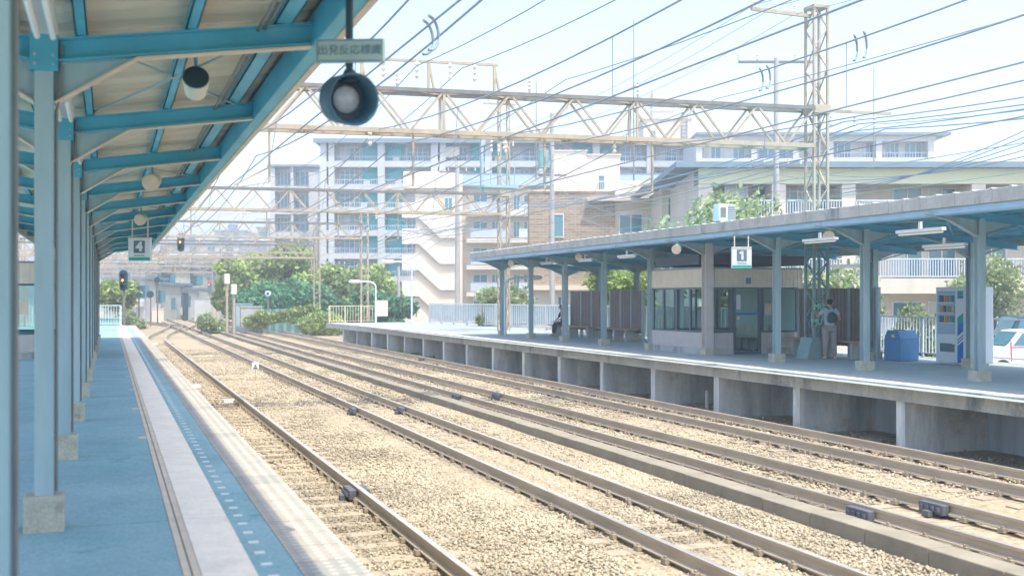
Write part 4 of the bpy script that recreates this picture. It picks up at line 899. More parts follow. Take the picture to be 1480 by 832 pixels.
skin_body('pack', {'a': ((0,-.19,.98),(.15,.075)), 'b': ((0,-.20,1.14),(.155,.085)), 'c': ((0,-.17,1.31),(.09,.06))}, [('a','b'),('b','c')], M_BAG, bpk)
b = MB()
for s in (-1, 1): b.tube([(s*.06,-.16,1.36),(s*.10,-.07,1.43),(s*.115,.06,1.42),(s*.12,.14,1.30)], .018, 6); 
b.build('strap', M_BAG, bpk)
phn = T('mobile_phone', 'dark mobile phone held up by the standing person', 'phone', (0,0,0)); b = MB(); b.bx(-.375,-.30,.30,.312,1.47,1.61); b.build('casing', M_DARK, phn, bevel=.005)
b = MB(); b.bx(-.37,-.305,.297,.2995,1.48,1.60); b.build('screen', M_SLATE, phn)
PL = G(1199, 518.5, RZ)
for o in (pr, bpk, phn): o.location = (PL.x, PL.y, RZ); o.rotation_euler = (0,0,-TH+R(3)); o.scale = (.94,.94,.94)
# blue umbrella-like pole against the mast (long blue stripe)
p = G(1185, 513, RZ); b = MB(); b.cyl(p.x, p.y, RZ, RZ+1.25, .045, 10); b.cyl(p.x, p.y, RZ+1.25, RZ+1.75, .02, 8); tag(b.build('blue_pipe', M_BIN), 'upright blue pipe at the foot of the lattice mast beside the standing person', 'pipe')
# seated, faces -x
ps = T('person', 'person in navy trousers sitting on the far bench, mostly hidden by a post', 'person', (0,0,0))
J = {'pelvis': ((0,0,.54),(.13,.14)), 'waist': ((-.02,0,.70),(.10,.13)), 'chest': ((-.10,0,.92),(.11,.15)), 'neck': ((-.16,0,1.08),.05), 'head': ((-.22,0,1.18),(.08,.075)), 'crown': ((-.24,0,1.26),.07),
     'hl': ((-.10,.10,.54),.08), 'kl': ((-.46,.12,.50),.058), 'al': ((-.50,.12,.08),.036), 'tl': ((-.63,.12,.035),.034),
     'hr': ((-.10,-.10,.54),.08), 'kr': ((-.46,-.12,.50),.058), 'ar': ((-.56,-.12,.08),.036), 'tr': ((-.70,-.13,.035),.034),
     'sl': ((-.10,.17,1.0),.05), 'el': ((-.22,.2,.76),.036), 'wl': ((-.40,.12,.62),.026), 'sr': ((-.10,-.17,1.0),.05), 'er': ((-.22,-.2,.76),.036), 'wr': ((-.40,-.12,.62),.026)}
E = [('pelvis','waist'),('waist','chest'),('chest','neck'),('neck','head'),('head','crown'),('pelvis','hl'),('hl','kl'),('kl','al'),('al','tl'),('pelvis','hr'),('hr','kr'),('kr','ar'),('ar','tr'),('chest','sl'),('sl','el'),('el','wl'),('chest','sr'),('sr','er'),('er','wr')]
skin_body('body', J, E, M_SKIN, ps)
skin_body('shirt', grow(J, ['waist','chest','sl','sr','el','er'], .014), [('waist','chest'),('chest','sl'),('chest','sr'),('sl','el'),('sr','er')], M_NAVY, ps)
Jt = grow(J, ['pelvis','hl','hr','kl','kr'], .015); Jt['cl'] = ((-.49,.12,.12),.055); Jt['cr'] = ((-.55,-.12,.12),.055)
skin_body('trousers', Jt, [('pelvis','hl'),('pelvis','hr'),('hl','kl'),('kl','cl'),('hr','kr'),('kr','cr')], M_NAVY, ps)
skin_body('hair', {'a': ((-.20,0,1.22),.075), 'b': ((-.23,0,1.29),.07)}, [('a','b')], M_HAIR, ps)
hand('hand', (-.40,.12,.62), (-1,0,-.2), ps); hand('hand', (-.40,-.12,.62), (-1,0,-.2), ps)
ps.location = (17.55, 41.85, RZ)

# ---------------------------------------------------------------- buildings (fronts turned to the line, about 20 degrees off the tracks)
def root_b(name, label, cat, u, zc, z0=-.3, group=None):
    p = P(u, HZ, zc); return T(name, label, cat, (p.x, p.y, z0), group)
def turn(t): t.rotation_euler = (0, 0, -TH)
class LB(MB):      # local builder: builds in the root's own frame
    def build(s, name, mats, parent, **k):
        o = Vector((0,0,0)); q = parent
        while q: o += q.location; q = q.parent
        s.v = [(a+o.x, b+o.y, c+o.z) for a, b, c in s.v]; return MB.build(s, name, mats, parent, **k)
def window(t, x0, x1, z0, z1, y, mull=1, fr=None, gl=None, curtain=False, trans=False, sill=True):
    b = LB(); f = .06
    b.bx(x0, x1, y-.05, y+.02, z1-f, z1); b.bx(x0, x1, y-.05, y+.02, z0, z0+f); b.bx(x0, x0+f, y-.05, y+.02, z0+f, z1-f); b.bx(x1-f, x1, y-.05, y+.02, z0+f, z1-f)
    for i in range(mull): xm = x0+(x1-x0)*(i+1)/(mull+1); b.bx(xm-f/2, xm+f/2, y-.04, y+.015, z0+f, z1-f)
    if trans: b.bx(x0+f, x1-f, y-.035, y+.012, (z0*.35+z1*.65)-.03, (z0*.35+z1*.65)+.03)
    b.mi = 1; b.bx(x0+f, x1-f, y-.01, y+.01, z0+f, z1-f)
    if curtain: b.mi = 2; b.bx(x0+f, x0+(x1-x0)*.45, y-.02, y-.012, z0+f, z1-f)
    return b.build('window', [fr or M_WHITE, gl or M_GLASS] + ([M_CURT] if curtain else []), t)
def rail_l(t, x0, x1, y, z0, z1, m=None, sp=.14, solid=None):
    b = LB(); b.bx(x0, x1, y-.03, y+.03, z1-.06, z1); b.bx(x0, x1, y-.025, y+.025, z0+.08, z0+.13)
    if solid: b.bx(x0, x1, y-.01, y+.01, z0+.13, z1-.06)
    else:
        n = int((x1-x0)/sp)
        for i in range(n+1): q = x0+(x1-x0)*i/n; b.bx(q-.02, q+.02, y-.02, y+.02, z0+.1, z1-.05)
    return b.build('railing', solid or m or M_FENCE, t)
# main apartment block
ZC = 135; S_ = F/ZC
t = root_b('apartment_building', 'long pale apartment block with teal balcony bays, tallest building behind the line', 'building', 740, ZC); X = lambda u: (u-740)/S_
H = 22.1; x0, x1 = X(463), X(1012); fh = 2.8
b = LB(); b.bx(x0, x1, 1.6, 13, 0, H-.3); b.build('wall', M_APTR, t)
b = LB(); b.bx(x0-.8, x1+.3, -.5, 13.4, H-.3, H); b.bx(x0-.8, x1+.3, -.6, -.5, H-.5, H+.05); b.build('roof', M_BROOF, t)
b = LB()
bays = [463, 547, 624, 702, 780, 858, 936, 1012]
for i, u in enumerate(bays):
    x = X(u); b.bx(x-.1 if i else x0, x+.75, -.1, 1.6, 0, H-.31)
    if i in (0, 2): b.bx(x+1.0 if i == 0 else x+1.0, x+1.7, -.1, 1.6, 0, H-.31)
b.build('pilasters', M_APT, t)
for fl in range(7):
    z = H-.3-fh*(fl+1); b = LB(); b.bx(x0, x1, .0, 1.6, z-.25, z+.45); b.build('floor_band', M_APT, t)
for i in range(7):
    xa, xb = X(bays[i])+(1.75 if i in (0,2) else .8), X(bays[i+1])-.15; mid = xa+(xb-xa)*(.62 if i % 2 == 0 else .38)
    b = LB()
    if i < 5:
        c0, c1 = (mid, xb) if i % 2 == 0 else (xa, mid)
        b.bx(c0, c1, 1.35, 1.6, H-.3-fh*5, H-.35)
        b.build('teal_recess', M_TEAL, t)
    for fl in range(7):
        z = H-.3-fh*(fl+1)+.45
        if i % 2 == 0: A = (xa+.1, mid-.1); B = (mid+.3, xb-.2)
        else: A = (mid+.1, xb-.1); B = (xa+.2, mid-.3)
        window(t, A[0]+.3, A[1]-.3, z+.1, z+1.9, 1.58, 3, trans=True, curtain=(i+fl) % 3 == 0)
        window(t, B[0], B[1], z-.2, z+1.6, 1.3, 1, fr=M_TFRAME, gl=M_TGLASS)
    rail_l(t, xa, xb, .3, H-.3-fh+.4, H-.3-fh+1.1, sp=.3)
for fl in range(1, 6):
    z = H-.3-fh*(fl+1)+.4; b = LB()
    for i in range(4):
        xa, xb = X(bays[i])+.8, X(bays[i+1])-.15; xx = xa
        b.bx(xa, xb, .28, .32, z+.6, z+.66)
        while xx < xb: b.bx(xx-.02, xx+.02, .28, .32, z, z+.6); xx += .3
    b.build('railing', M_FENCE, t)
b = LB()
for i, (u, fl) in enumerate(((524,1),(570,1),(520,2),(570,2),(567,0),(650,0),(715,0),(700,1))): x = X(u); z = H-.3-fh*(fl+1)+.46; b.bx(x, x+.8, .8, 1.1, z, z+.6)
b.build('air_conditioner', M_WHITE, t)
b = LB(); b.bx(X(640), X(664), .05, .2, H-2.2, H-.9); b.build('hanging_laundry', M_STAIR, t)
turn(t)
# rooftop tank house
t = root_b('tank_house', 'white rooftop water tank house above the long apartment block', 'rooftop structure', 965, 150, 21.5)
b = LB(); b.bx(-3.3, 3.2, 0, 6, -12, 5.2); b.bx(-3.5, 3.4, -.15, 6.1, 5.2, 5.5); b.build('wall', M_STAIR, t)
b = LB(); b.bx(-2.0, .9, 0, 3, 5.6, 9.0); b.bx(-1.8, .7, 0, 3, 5.5, 5.6); b.build('water_tank', M_STAIR, t); window(t, -2.4, -1.6, 2.6, 3.7, -.02, 1)
b = LB()
for x in (1.9, 2.6): b.bx(x-.04, x+.04, -.2, -.1, -1, 6.6)
for i in range(14): b.bx(1.9, 2.6, -.19, -.11, -.8+i*.5, -.75+i*.5)
b.build('ladder', M_CHORD, t)
rail_l(t, -3.4, 3.3, -.1, 5.5, 6.5, M_WHITE, .4); turn(t)
for u, vt, zc, lab in ((916,28,100,'tall thin lightning rod rising behind the gantry'),(775,118,110,'thin rod left of the cream tower'),(1263,98,110,'thin rod above the right hand roofs')):
    p = P(u, vt, zc); t = MB(); t.tube([(p.x,p.y,10),(p.x,p.y,p.z)], [.08,.04], 6); tag(t.build('lightning_rod', M_CHORD), lab, 'rod', 'lightning rods on the roofs')
# second apartment, right
ZC = 120; S_ = F/ZC
t = root_b('apartment_building', 'pale apartment top floor showing above the yellow building on the right', 'building', 1200, ZC); X = lambda u: (u-1200)/S_; H = 2.82+238/S_
x0, x1 = X(1010), X(1356)
b = LB(); b.bx(x0, x1, 1.2, 11, 0, H-.3); b.build('wall', M_APT, t); b = LB(); b.bx(x0-.3, x1+1.2, -.6, 11.5, H-.3, H); b.build('roof', M_BROOF, t)
b = LB(); b.bx(x0, x1-.2, 0, 1.2, H-4.2, H-2.75); b.bx(x0, x1-.2, 0, 1.2, H-.9, H-.3)
for u in (1010,1090,1150,1200,1270,1345): b.bx(X(u)-.3, X(u)+.35, -.05, 1.2, 0, H-.31)
b.build('floor_band', M_APT, t)
for u0, u1 in ((1020,1045),(1050,1080),(1100,1140),(1205,1235),(1248,1268),(1285,1305),(1312,1338)): window(t, X(u0), X(u1), H-2.7, H-.95, 1.18, 2, curtain=u0 % 3 == 0, gl=M_GLASS)
rail_l(t, X(1205), X(1340), .1, H-2.8, H-2.1, sp=.3); turn(t)
# left wing
ZC = 150; S_ = F/ZC
t = root_b('apartment_building', 'lower apartment wing left of the long block, above the tree tops', 'building', 425, ZC); X = lambda u: (u-425)/S_; H = 2.82+192/S_
x0, x1 = X(393), X(470)
b = LB(); b.bx(x0, x1, 1.2, 12, 0, H-.3); b.build('wall', M_APT, t); b = LB(); b.bx(x0-.6, x1-.9, -.3, 12, H-.3, H); b.build('roof', M_BROOF, t)
for fl in range(6):
    z = H-.3-3.1*(fl+1); b = LB(); b.bx(x0, x1, 0, 1.2, z-.2, z+.5); b.build('floor_band', M_APT, t)
    window(t, X(398), X(418), z+.7, z+2.6, 1.18, 3); window(t, X(424), X(446), z+.7, z+2.6, 1.18, 2, gl=M_GLASS)
b = LB(); b.bx(X(420), X(424), -.05, 1.2, 0, H-.31); b.bx(x0-.2, x0+.4, -.05, 1.2, 0, H-.31); b.bx(X(449), X(462), -1.5, 1.2, 0, H-1.2); b.build('pilasters', M_APT, t); turn(t)
# white stair tower building
ZC = 108; S_ = F/ZC
t = root_b('stair_tower_building', 'warm white building with slanting open stair parapets and low balconies', 'building', 640, ZC); X = lambda u: (u-640)/S_; H = 2.82+182/S_
b = LB(); b.bx(X(600), X(658), .22, 9, 0, H-1.2); b.bx(X(655), X(668), .5, 9, 0, H-.2); b.build('wall', M_STAIR2, t)
b = LB(); b.bx(X(660), X(1010), 1.5, 10, 0, H-1.3); b.build('wall', M_STAIR, t)
b = LB(); b.bx(X(583), X(662), -.1, 2.9, H-1.6, H); b.build('head_box', M_BRIGHT, t)
b = LB(); b.mi = 0; b.prism([(X(646),H+.1),(X(1012),H+.1),(X(1012),H-.02),(X(646),H-.02)], 'y', 2.5, 8); b.add([(X(646),.8,H-1.25),(X(1012),.8,H-1.25),(X(1012),2.7,H+.1),(X(646),2.7,H+.1),(X(646),.8,H-1.4),(X(1012),.8,H-1.4),(X(1012),2.7,H-.1),(X(646),2.7,H-.1)], [(0,1,2,3),(7,6,5,4),(0,4,5,1),(1,5,6,2),(2,6,7,3),(3,7,4,0)])
fixn(b.build('roof', M_BROOF, t))
for i in range(5):
    zl_ = H-3.0-2.55*i; b = LB()      # parapet: landing left, slope down right, landing right
    b.prism([(X(581),zl_),(X(605),zl_),(X(636),zl_-2.0),(X(660),zl_-2.0),(X(660),zl_-3.45),(X(636),zl_-3.45),(X(605),zl_-1.5),(X(581),zl_-1.5)], 'y', -.08, .15)
    fixn(b.build('stair_parapet', M_BRIGHT, t))
    b = LB(); b.prism([(X(583),zl_-1.3),(X(605),zl_-1.3),(X(636),zl_-3.3),(X(660),zl_-3.3),(X(660),zl_-3.42),(X(636),zl_-3.42),(X(605),zl_-1.47),(X(583),zl_-1.47)], 'y', .16, .21); fixn(b.build('stair_flight', M_STAIR, t))
b = LB(); b.bx(X(596), X(606), .2, .5, H-1.3, H-.4); b.build('vent_grille', M_SLATE, t)
for i in range(5):
    z = H-1.4-2.62*(i+1); b = LB(); b.bx(X(674), X(1000), .2, 1.5, z-.28, z+.15); b.build('balcony_slab', M_STAIR, t)
    for u0, u1 in ((683,704),(710,722),(742,752),(757,768)): window(t, X(u0), X(u1), z+.35, z+1.9, 1.48, 1)
    rail_l(t, X(680), X(735), .25, z+.15, z+1.1, solid=mat('pale_lilac_panel', (.52,.58,.68), .5, .04, 2)); rail_l(t, X(750), X(800), .25, z+.15, z+1.1, solid=M_FENCE)
    window(t, X(642), X(654), z+.2, z+1.5, .20, 1)
turn(t)
# cream tower
ZC = 88; S_ = F/ZC
t = root_b('cream_tower', 'plain cream rooftop block with a narrow barred window behind the brick house', 'building', 848, ZC); X = lambda u: (u-848)/S_; H = 2.82+211/S_
b = LB(); b.bx(X(799), X(847), 0, 6, 0, H); b.bx(X(847), X(897), .6, 6, 0, H-.25); b.bx(X(797), X(800), -.15, .3, 0, H+.1); b.build('wall', M_BRIGHT, t)
b = LB(); b.bx(X(806), X(842), -.03, .0, H-3.2, H-.6); b.build('recess_panel', M_STAIR2, t)
b = LB(); b.bx(X(797), X(849), -.1, 6.1, H, H+.12); b.bx(X(846), X(899), .5, 6.1, H-.25, H-.12); b.build('coping', M_TRIM, t)
window(t, X(865), X(875), H-3.1, H-1.8, .58, 0); rail_l(t, X(863), X(878), .45, H-3.1, H-2.3, M_WHITE)
b = LB(); b.bx(X(885), X(1000), 1.2, 5.5, 0, H-2.2); b.build('wall', M_STAIR, t); rail_l(t, X(898), X(960), .9, H-3.4, H-2.4, M_WHITE, .2); turn(t)
# brick house
ZC = 70; S_ = F/ZC
t = root_b('brick_house', 'tan brick house with cream right half and wide windows above the far canopy', 'house', 860, ZC); X = lambda u: (u-860)/S_; H = 2.82+153/S_
b = LB(); b.bx(X(765), X(889), 0, 8, 3.6, H); b.build('brick_wall', M_BRICK, t); b = LB(); b.bx(X(768), X(889), .3, 8, 0, 3.6); b.bx(X(765), X(889), -.4, .3, 3.3, 3.6); b.build('lower_wall', M_STAIR2, t)
b = LB(); b.bx(X(889), X(972), .15, 8, 0, H-.6); b.build('cream_wall', M_STAIR2, t)
b = LB(); b.bx(X(763), X(891), -.08, 8.1, H, H+.12); b.bx(X(848), X(967), -.5, 8.1, H-.62, H-.45); b.bx(X(889), X(967), .05, 8, H-1.15, H-1.0); b.build('coping', M_TRIM, t)
window(t, X(895), X(929), H-3.1, H-1.4, .13, 1, gl=M_GLASS); window(t, X(934), X(962), H-3.1, H-1.4, .13, 1, curtain=True); window(t, X(795), X(815), H-2.9, H-1.4, -.02, 0)
window(t, X(806), X(818), H-7.6, H-6.6, .28, 1)
turn(t)
# yellow building, right
ZC = 55; S_ = F/ZC
t = root_b('yellow_building', 'pale yellow green apartment building with flat blue roof edge behind the far canopy', 'building', 1250, ZC); X = lambda u: (u-1250)/S_; H = 2.82+195/S_
x0, x1 = X(1010), X(1720)
b = LB(); b.bx(x0, x1, 1.6, 12, 0, H-.3); b.build('wall', M_STAIR, t)
b = LB(); b.bx(X(975), x1, -.45, 12.5, H-.28, H); b.build('roof', M_BROOF, t)
b = LB(); b.bx(x0, x1, 0, .2, H-1.05, H-.285); b.build('fascia_band', M_YELW, t)
for u in (1010,1116,1217,1405,1610): b = LB(); b.bx(X(u), X(u+20), .02, 1.6, 0, H-1.06); b.build('pillar', M_STAIR, t)
for q in range(3):
    z = H-2.9*(q+1)+.05; b = LB(); b.bx(x0, x1, -.1, 1.6, z-.75 if q else z-.4, z); b.build('balcony_slab', M_STAIR, t)
    for a, c in ((1030,1116),(1138,1217),(1238,1405),(1426,1610)): rail_l(t, X(a), X(c), -.02, z, z+1.0, M_FENCE, .13)
    for u0, u1 in ((1088,1117),(1140,1165),(1170,1212),(1305,1350),(1358,1400),(1430,1475),(1500,1550)): window(t, X(u0), X(u1), z+.1, z+1.75, 1.58, 1, curtain=(u0+q) % 2 == 0)
for u0, u1 in ((1052,1086),): window(t, X(u0), X(u1), H-2.7, H-.9, .9, 1, gl=glass('curtained_glass', (.45,.52,.52), .3))
turn(t)
# small house roofs at its left end
t = root_b('gabled_house', 'small house with sloping slate roof between the brick house and the yellow building', 'house', 985, 64); X = lambda u: (u-985)/25.; H = 2.82+164/25
b = LB(); b.bx(X(960), X(1030), 1, 7, 0, H-.1); b.build('wall', M_STAIR, t)
b = LB(); b.prism([(X(928),H-.15),(X(945),H-.15),(X(1000),H+.95),(X(1042),H+1.05),(X(1042),H+.9),(X(1003),H+.8)], 'y', -.6, 7.4); b.prism([(X(960),H-.25),(X(1000),H-.25),(X(1015),H+.15),(X(962),H+.15)], 'y', -1.2, .5); fixn(b.build('roof', M_ROOFD, t))
window(t, X(968), X(985), H-2.2, H-.7, .98, 1); turn(t)
# far town
fb = [(150,200,385,330,'pale grey block'),(205,262,366,300,'cream flats'),(240,292,352,260,'white tower block'),(292,345,352,240,'wide pale flats'),(345,395,365,210,'beige flats'),(150,182,404,150,'low white house'),(212,262,392,210,'long low grey block'),(262,312,398,190,'off white low block'),(300,338,388,160,'low cream house'),(60,150,395,260,'grey hillside flats'),(372,402,330,230,'narrow distant tower'),(310,352,334,320,'hazy distant tower')]
extra = []
for q in range(16):
    u0 = 196+q*8.6+(q % 3)*3; extra.append((u0, u0+random.uniform(11,26), random.uniform(384,424), 125+(q*37) % 70, ['small white house','grey roofed house','cream shop block','pale narrow house'][q % 4]))
fb += extra
for i, (u0, u1, vt, zc, nm) in enumerate(fb):
    s_ = F/zc; cx = (u0+u1)/2; t = root_b('distant_building', f'{nm} far down the line, {["leftmost at the canopy end","over the signals","highest of the far row","right of the tower block","next to the trees","beside the left signal","behind the small round signals","under the far gantries","left of the tree mass","behind the left posts","rising left of the apartment wing","faintest one on the skyline"][i] if i < 12 else ORD[i-12]+" of the low row" if i < 26 else ["beside the drum lanterns","just left of the drum lanterns"][i-26]}', 'building', cx, zc, -.5, 'distant town buildings')
    Wd = (u1-u0)/s_; H = 3.0+(HZ-vt)/s_; D = 9+i % 4*2
    b = LB(); b.bx(-Wd/2, Wd/2, 0, D, 0, H); b.build('wall', [M_APT, M_STAIR, M_APTR][i % 3], t)
    b = LB(); b.bx(-Wd/2-.3, Wd/2+.3, -.3, D+.3, H, H+.3); b.bx(-Wd*.1, Wd*.15, 2, 5, H+.3, H+(2.2 if i < 12 else .6)); b.build('roof', M_BROOF, t)
    nf = max(1, int(H/3)); nc = max(2, min(8, int(Wd/3.4)))
    for f in range(nf):
        b = LB(); z = H-3*(f+1)+.9
        for c in range(nc): xx = -Wd/2+Wd*(c+.5)/nc; b.bx(xx-.8, xx+.8, -.04, .02, z, z+1.4)
        b.build('window_row', M_GLASS, t); b = LB(); b.bx(-Wd/2, Wd/2, -.5, -.001, z-1.0, z-.4); b.build('balcony', M_APT, t)
    turn(t)

# ---------------------------------------------------------------- poles, lamps, signals
def pole(u, vt, zc, lab, r=.15, arms=(), tr=False, z0=-.3):
    p = P(u, vt, zc); t = T('utility_pole', lab, 'pole', (p.x, p.y, z0), 'concrete utility poles')
    b = MB(); b.cyl(p.x, p.y, z0, p.z, r, 12, r*.7); b.build('shaft', M_POLE, t)
    if arms:
        for dz, L in arms:
            b = MB(); a = Vector((p.x,p.y,p.z-dz)); b.bar(a-dirx*L, a+dirx*L, .09); b.build('crossarm', M_CHORD, t)
            for q in (-1,-.5,.5,1): insulator(t, a+dirx*L*q+Vector((0,0,.28)), .22, .06)
    if tr: b = MB(); c = Vector((p.x,p.y,p.z-2.6))-dirx*.5; b.cyl(c.x, c.y, c.z-.5, c.z+.5, .32, 14); b.build('transformer', M_TARP, t)
pole(1122, 84, 41, 'concrete utility pole with two crossarms just left of the tall lattice mast', .13, ((.15,1.4),(4.0,.9)))
pole(661, 238, 75, 'concrete utility pole before the white stair tower', .2, ((.5,1.2),))
pole(798, 163, 62, 'concrete utility pole with blue transformer before the brick house', .16, ((3.5,.8),), True)
pole(482, 378, 100, 'thin concrete pole among the trees beside the third mast', .16, ((.3,1.),))
pole(576, 385, 90, 'thin concrete pole behind the platform street lamps', .16)
def lamp(u, v, zc, H_, lab, side=-1):
    p = P(u, v, zc); p.z = H_; z0 = RZ-.02; t = T('street_lamp', lab, 'lamp', (p.x,p.y,z0), 'platform lamp posts'); b = MB()
    b.tube([(p.x,p.y,z0),(p.x,p.y,H_-.35)]+[tuple(Vector((p.x,p.y,H_-.35+.3*math.sin(a)))+dirx*side*.5*(1-math.cos(a))) for a in (.4,.8,1.2,1.57)]+[tuple(Vector((p.x,p.y,H_-.05))+dirx*side*.9)], .05, 8); b.build('post', M_FENCE, t)
    h = Vector((p.x,p.y,H_-.05))+dirx*side*1.2; b = MB(); b.tube([h-dirx*.35,h-dirx*.2,h+dirx*.2,h+dirx*.35], [.05,.11,.1,.04], 10); b.build('lamp_head', M_WHITE, t)
lamp(595, 380, 58, 4.45, 'curved white lamp post near the end of the far platform')
lamp(543, 405, 64, 3.5, 'smaller white lamp post beside the third mast')
lamp(730, 405, 46, 3.4, 'short lamp bracket post at the end of the far canopy', 1)
def signal(u, v, zc, lab, post_to=None, hang=None, h_=1.25, lit=True):
    p = P(u, v, zc); t = T('railway_signal', lab, 'signal', p, 'railway signals'); b = MB(); n = 16; w_ = .24; a_ = dirx; up = Vector((0,0,1)); nn = dn
    out = [a_*math.cos(q)*w_ + up*(math.sin(q)*w_ + (h_/2-w_)*(1 if math.sin(q) >= 0 else -1)) for q in [2*math.pi*i/n for i in range(n)]]
    vs = [p+o_ for o_ in out] + [p+o_-nn*.12 for o_ in out]; b.add(vs, [tuple(range(n)), tuple(range(n,2*n))[::-1]]+[(i,i+n,(i+1) % n+n,(i+1) % n) for i in range(n)]); fixn(b.build('backboard', M_DARK, t))
    for i in range(3):
        c = p+up*(.32-.32*i)+nn*.02
        b = MB(); b.tube([c, c+nn*.2], [.10,.09], 12, caps=False); hd = b.build('hood', M_DARK, t)
        b = MB(); b.tube([c, c+nn*.015], [.08,.08], 12); b.build('lens', M_LENS if (i == 1 and lit) else M_DARK, hd)
    b = MB()
    if post_to is not None: b.tube([p-nn*.15, Vector((p.x,p.y,post_to))-nn*.15], .07, 8)
    if hang: b.tube([p-nn*.15, Vector((p.x,p.y,hang))-nn*.15], .05, 8)
    if b.v: b.build('post', M_CHORD, t)
signal(261, 350, 75, 'tall dark signal with amber light hung from the third gantry', None, 6.6)
signal(178, 405, 66, 'tall dark signal with amber light at the end of the left platform', -.3)
def disc(u, v, zc, r, lab, m=M_DARK, back=None):
    p = P(u, v, zc); t = T('disc_signal', lab, 'signal', p, 'small round signals down the line'); b = MB(); b.tube([p, p-dn*.1], [r,r], 16); b.build('disc', m, t)
    b = MB(); b.tube([p-dn*.15+Vector((0,0,r*.5)), Vector((p.x,p.y,-.4))-dn*.15], .07, 6); b.build('post', M_CHORD, t)
    if back: b = MB(); b.tube([p+dn*.01, p+dn*.04], [r*.5,r*.5], 12); b.build('lens', back, t)
disc(227, 404, 110, .28, 'black disc signal, highest of the cluster')
disc(200, 416, 100, .17, 'small black disc signal right of the left signal')
disc(200, 426, 100, .24, 'black disc signal below the small one')
disc(217, 425, 105, .34, 'largest black disc signal in the distant cluster')
disc(302, 411, 120, .22, 'dark disc signal with a red light by the relay huts', back=emit('red_lens', (1,.1,.06), 1.5))
disc(387, 424, 85, .22, 'white ringed round signal on a short white post before the trees', M_WHITE, M_BLUEP)
for u, v, zc, lab in ((328,403,78,'white drum lantern on a striped post, taller one'),(338,418,76,'white drum lantern on a striped post, shorter one')):
    p = P(u, v, zc); t = T('drum_signal', lab, 'signal', (p.x,p.y,-.3)); b = MB(); b.cyl(p.x,p.y,p.z-.35,p.z+.35,.2,14); b.build('drum', M_WHITE, t, bevel=.04); b = MB(); b.cyl(p.x,p.y,-.35,p.z-.35,.09,8); b.build('post', M_LATT, t)
for i, (u, v, zc, w_, h_, m_, nm) in enumerate(((363,470,84,1.6,2.0,M_CONC,'grey relay cabinet right of the stay cable'),(352,470,88,1.3,2.2,M_POST,'blue grey relay cabinet left of the grey one'),(293,462,120,1.8,2.6,M_APT,'pale relay hut in the distance'),(228,460,120,1.2,1.5,M_STAIR2,'tan box by the distant signals'),(268,455,130,.6,3.2,M_DARK,'dark narrow post beside the distant bridge'),(160,466,75,1.4,1.3,M_TARP,'blue machine box behind the left end fence'))):
    p = P(u, v, zc); b = MB(); b.cb(p.x, p.y, -.5, w_, .9, h_+.3); b.cb(p.x, p.y, h_-.2, w_+.12, 1.0, .07); b.cb(p.x-w_*.22, p.y-.46, -.1, w_*.38, .03, h_*.75); tag(b.build('relay_cabinet', m_), nm, 'cabinet')
# distant bridge / retaining wall the line climbs to
p = P(232, 440, 260); b = MB(); b.cb(p.x, p.y, -1, 26, 3, 3.4); b.cb(p.x, p.y-.2, 2.4, 27, 3.6, .5); tag(b.build('retaining_wall', M_CONC), 'distant grey retaining wall and bridge where the line bends away', 'wall')
# trackside rubble heap, hedge, tarp
p = G(440, 474, -.3)
def mound(name, x, y, rx, ry, h, m):
    b = MB(); n = 14; k = 6; 
    for j in range(k+1):
        for i in range(n): a = 2*math.pi*i/n; r = 1-j/k; q = 1+random.uniform(-.12,.12); b.v.append((x+math.cos(a)*rx*r*q, y+math.sin(a)*ry*r*q, -.4+h*(1-r*r)*random.uniform(.85,1.1)))
    for j in range(k):
        for i in range(n): b.f.append((j*n+i, j*n+(i+1) % n, (j+1)*n+(i+1) % n, (j+1)*n+i)); b.m.append(0)
    return b.build(name, m)
o = mound('gravel_heap', p.x+1.0, p.y+2, 3.2, 4, .9, M_BALL); tag(o, 'pale gravel heap at the end of the far platform', 'gravel')
b = MB()
A, B = P(336,452,88), P(462,452,84)
nn_ = 22
for i in range(nn_):
    a = A.lerp(B, i/nn_); c = A.lerp(B, (i+1)/nn_); o1 = .12*(-1)**i; b.bar((a.x,a.y+o1,.5),(c.x,c.y-o1,.5),.04,2.3)
tag(b.build('blue_sheet_fence', M_TARP), 'blue and teal sheet fence overgrown with creepers before the trees', 'fence')

# ---------------------------------------------------------------- vegetation
def leaves(name, lobes, n, size, m, parent=None, loc=Vector((0,0,0)), kind=None):
    vol = np.array([l[3]*l[4]*l[5] for l in lobes]); cnt = rng.multinomial(n, vol**.75/np.sum(vol**.75)); C = []
    for (x, y, z, rx, ry, rz_), k in zip(lobes, cnt):
        d = rng.normal(size=(k,3)); d /= np.linalg.norm(d, axis=1)[:,None]; r = rng.uniform(.25, 1, k)**.45 * (1+.12*rng.normal(size=k))
        C.append(np.array([x,y,z]) + d*r[:,None]*np.array([rx,ry,rz_]))
    C = np.concatenate(C); k = len(C); a = rng.normal(size=(k,3)); a /= np.linalg.norm(a, axis=1)[:,None]; bb = np.cross(a, rng.normal(size=(k,3))); bb /= np.linalg.norm(bb, axis=1)[:,None]
    s = size*rng.uniform(.6, 1.4, (k,1)); V = np.stack([C-a*s, C+bb*s*.55, C+a*s, C-bb*s*.55], 1).reshape(-1,3)
    Fc = (np.arange(k)*4)[:,None] + np.arange(4)[None]
    me = np_mesh(name, V, Fc); me.materials.append(m); o = bpy.data.objects.new(name, me); col.objects.link(o)
    if parent: o.parent = parent
    return o
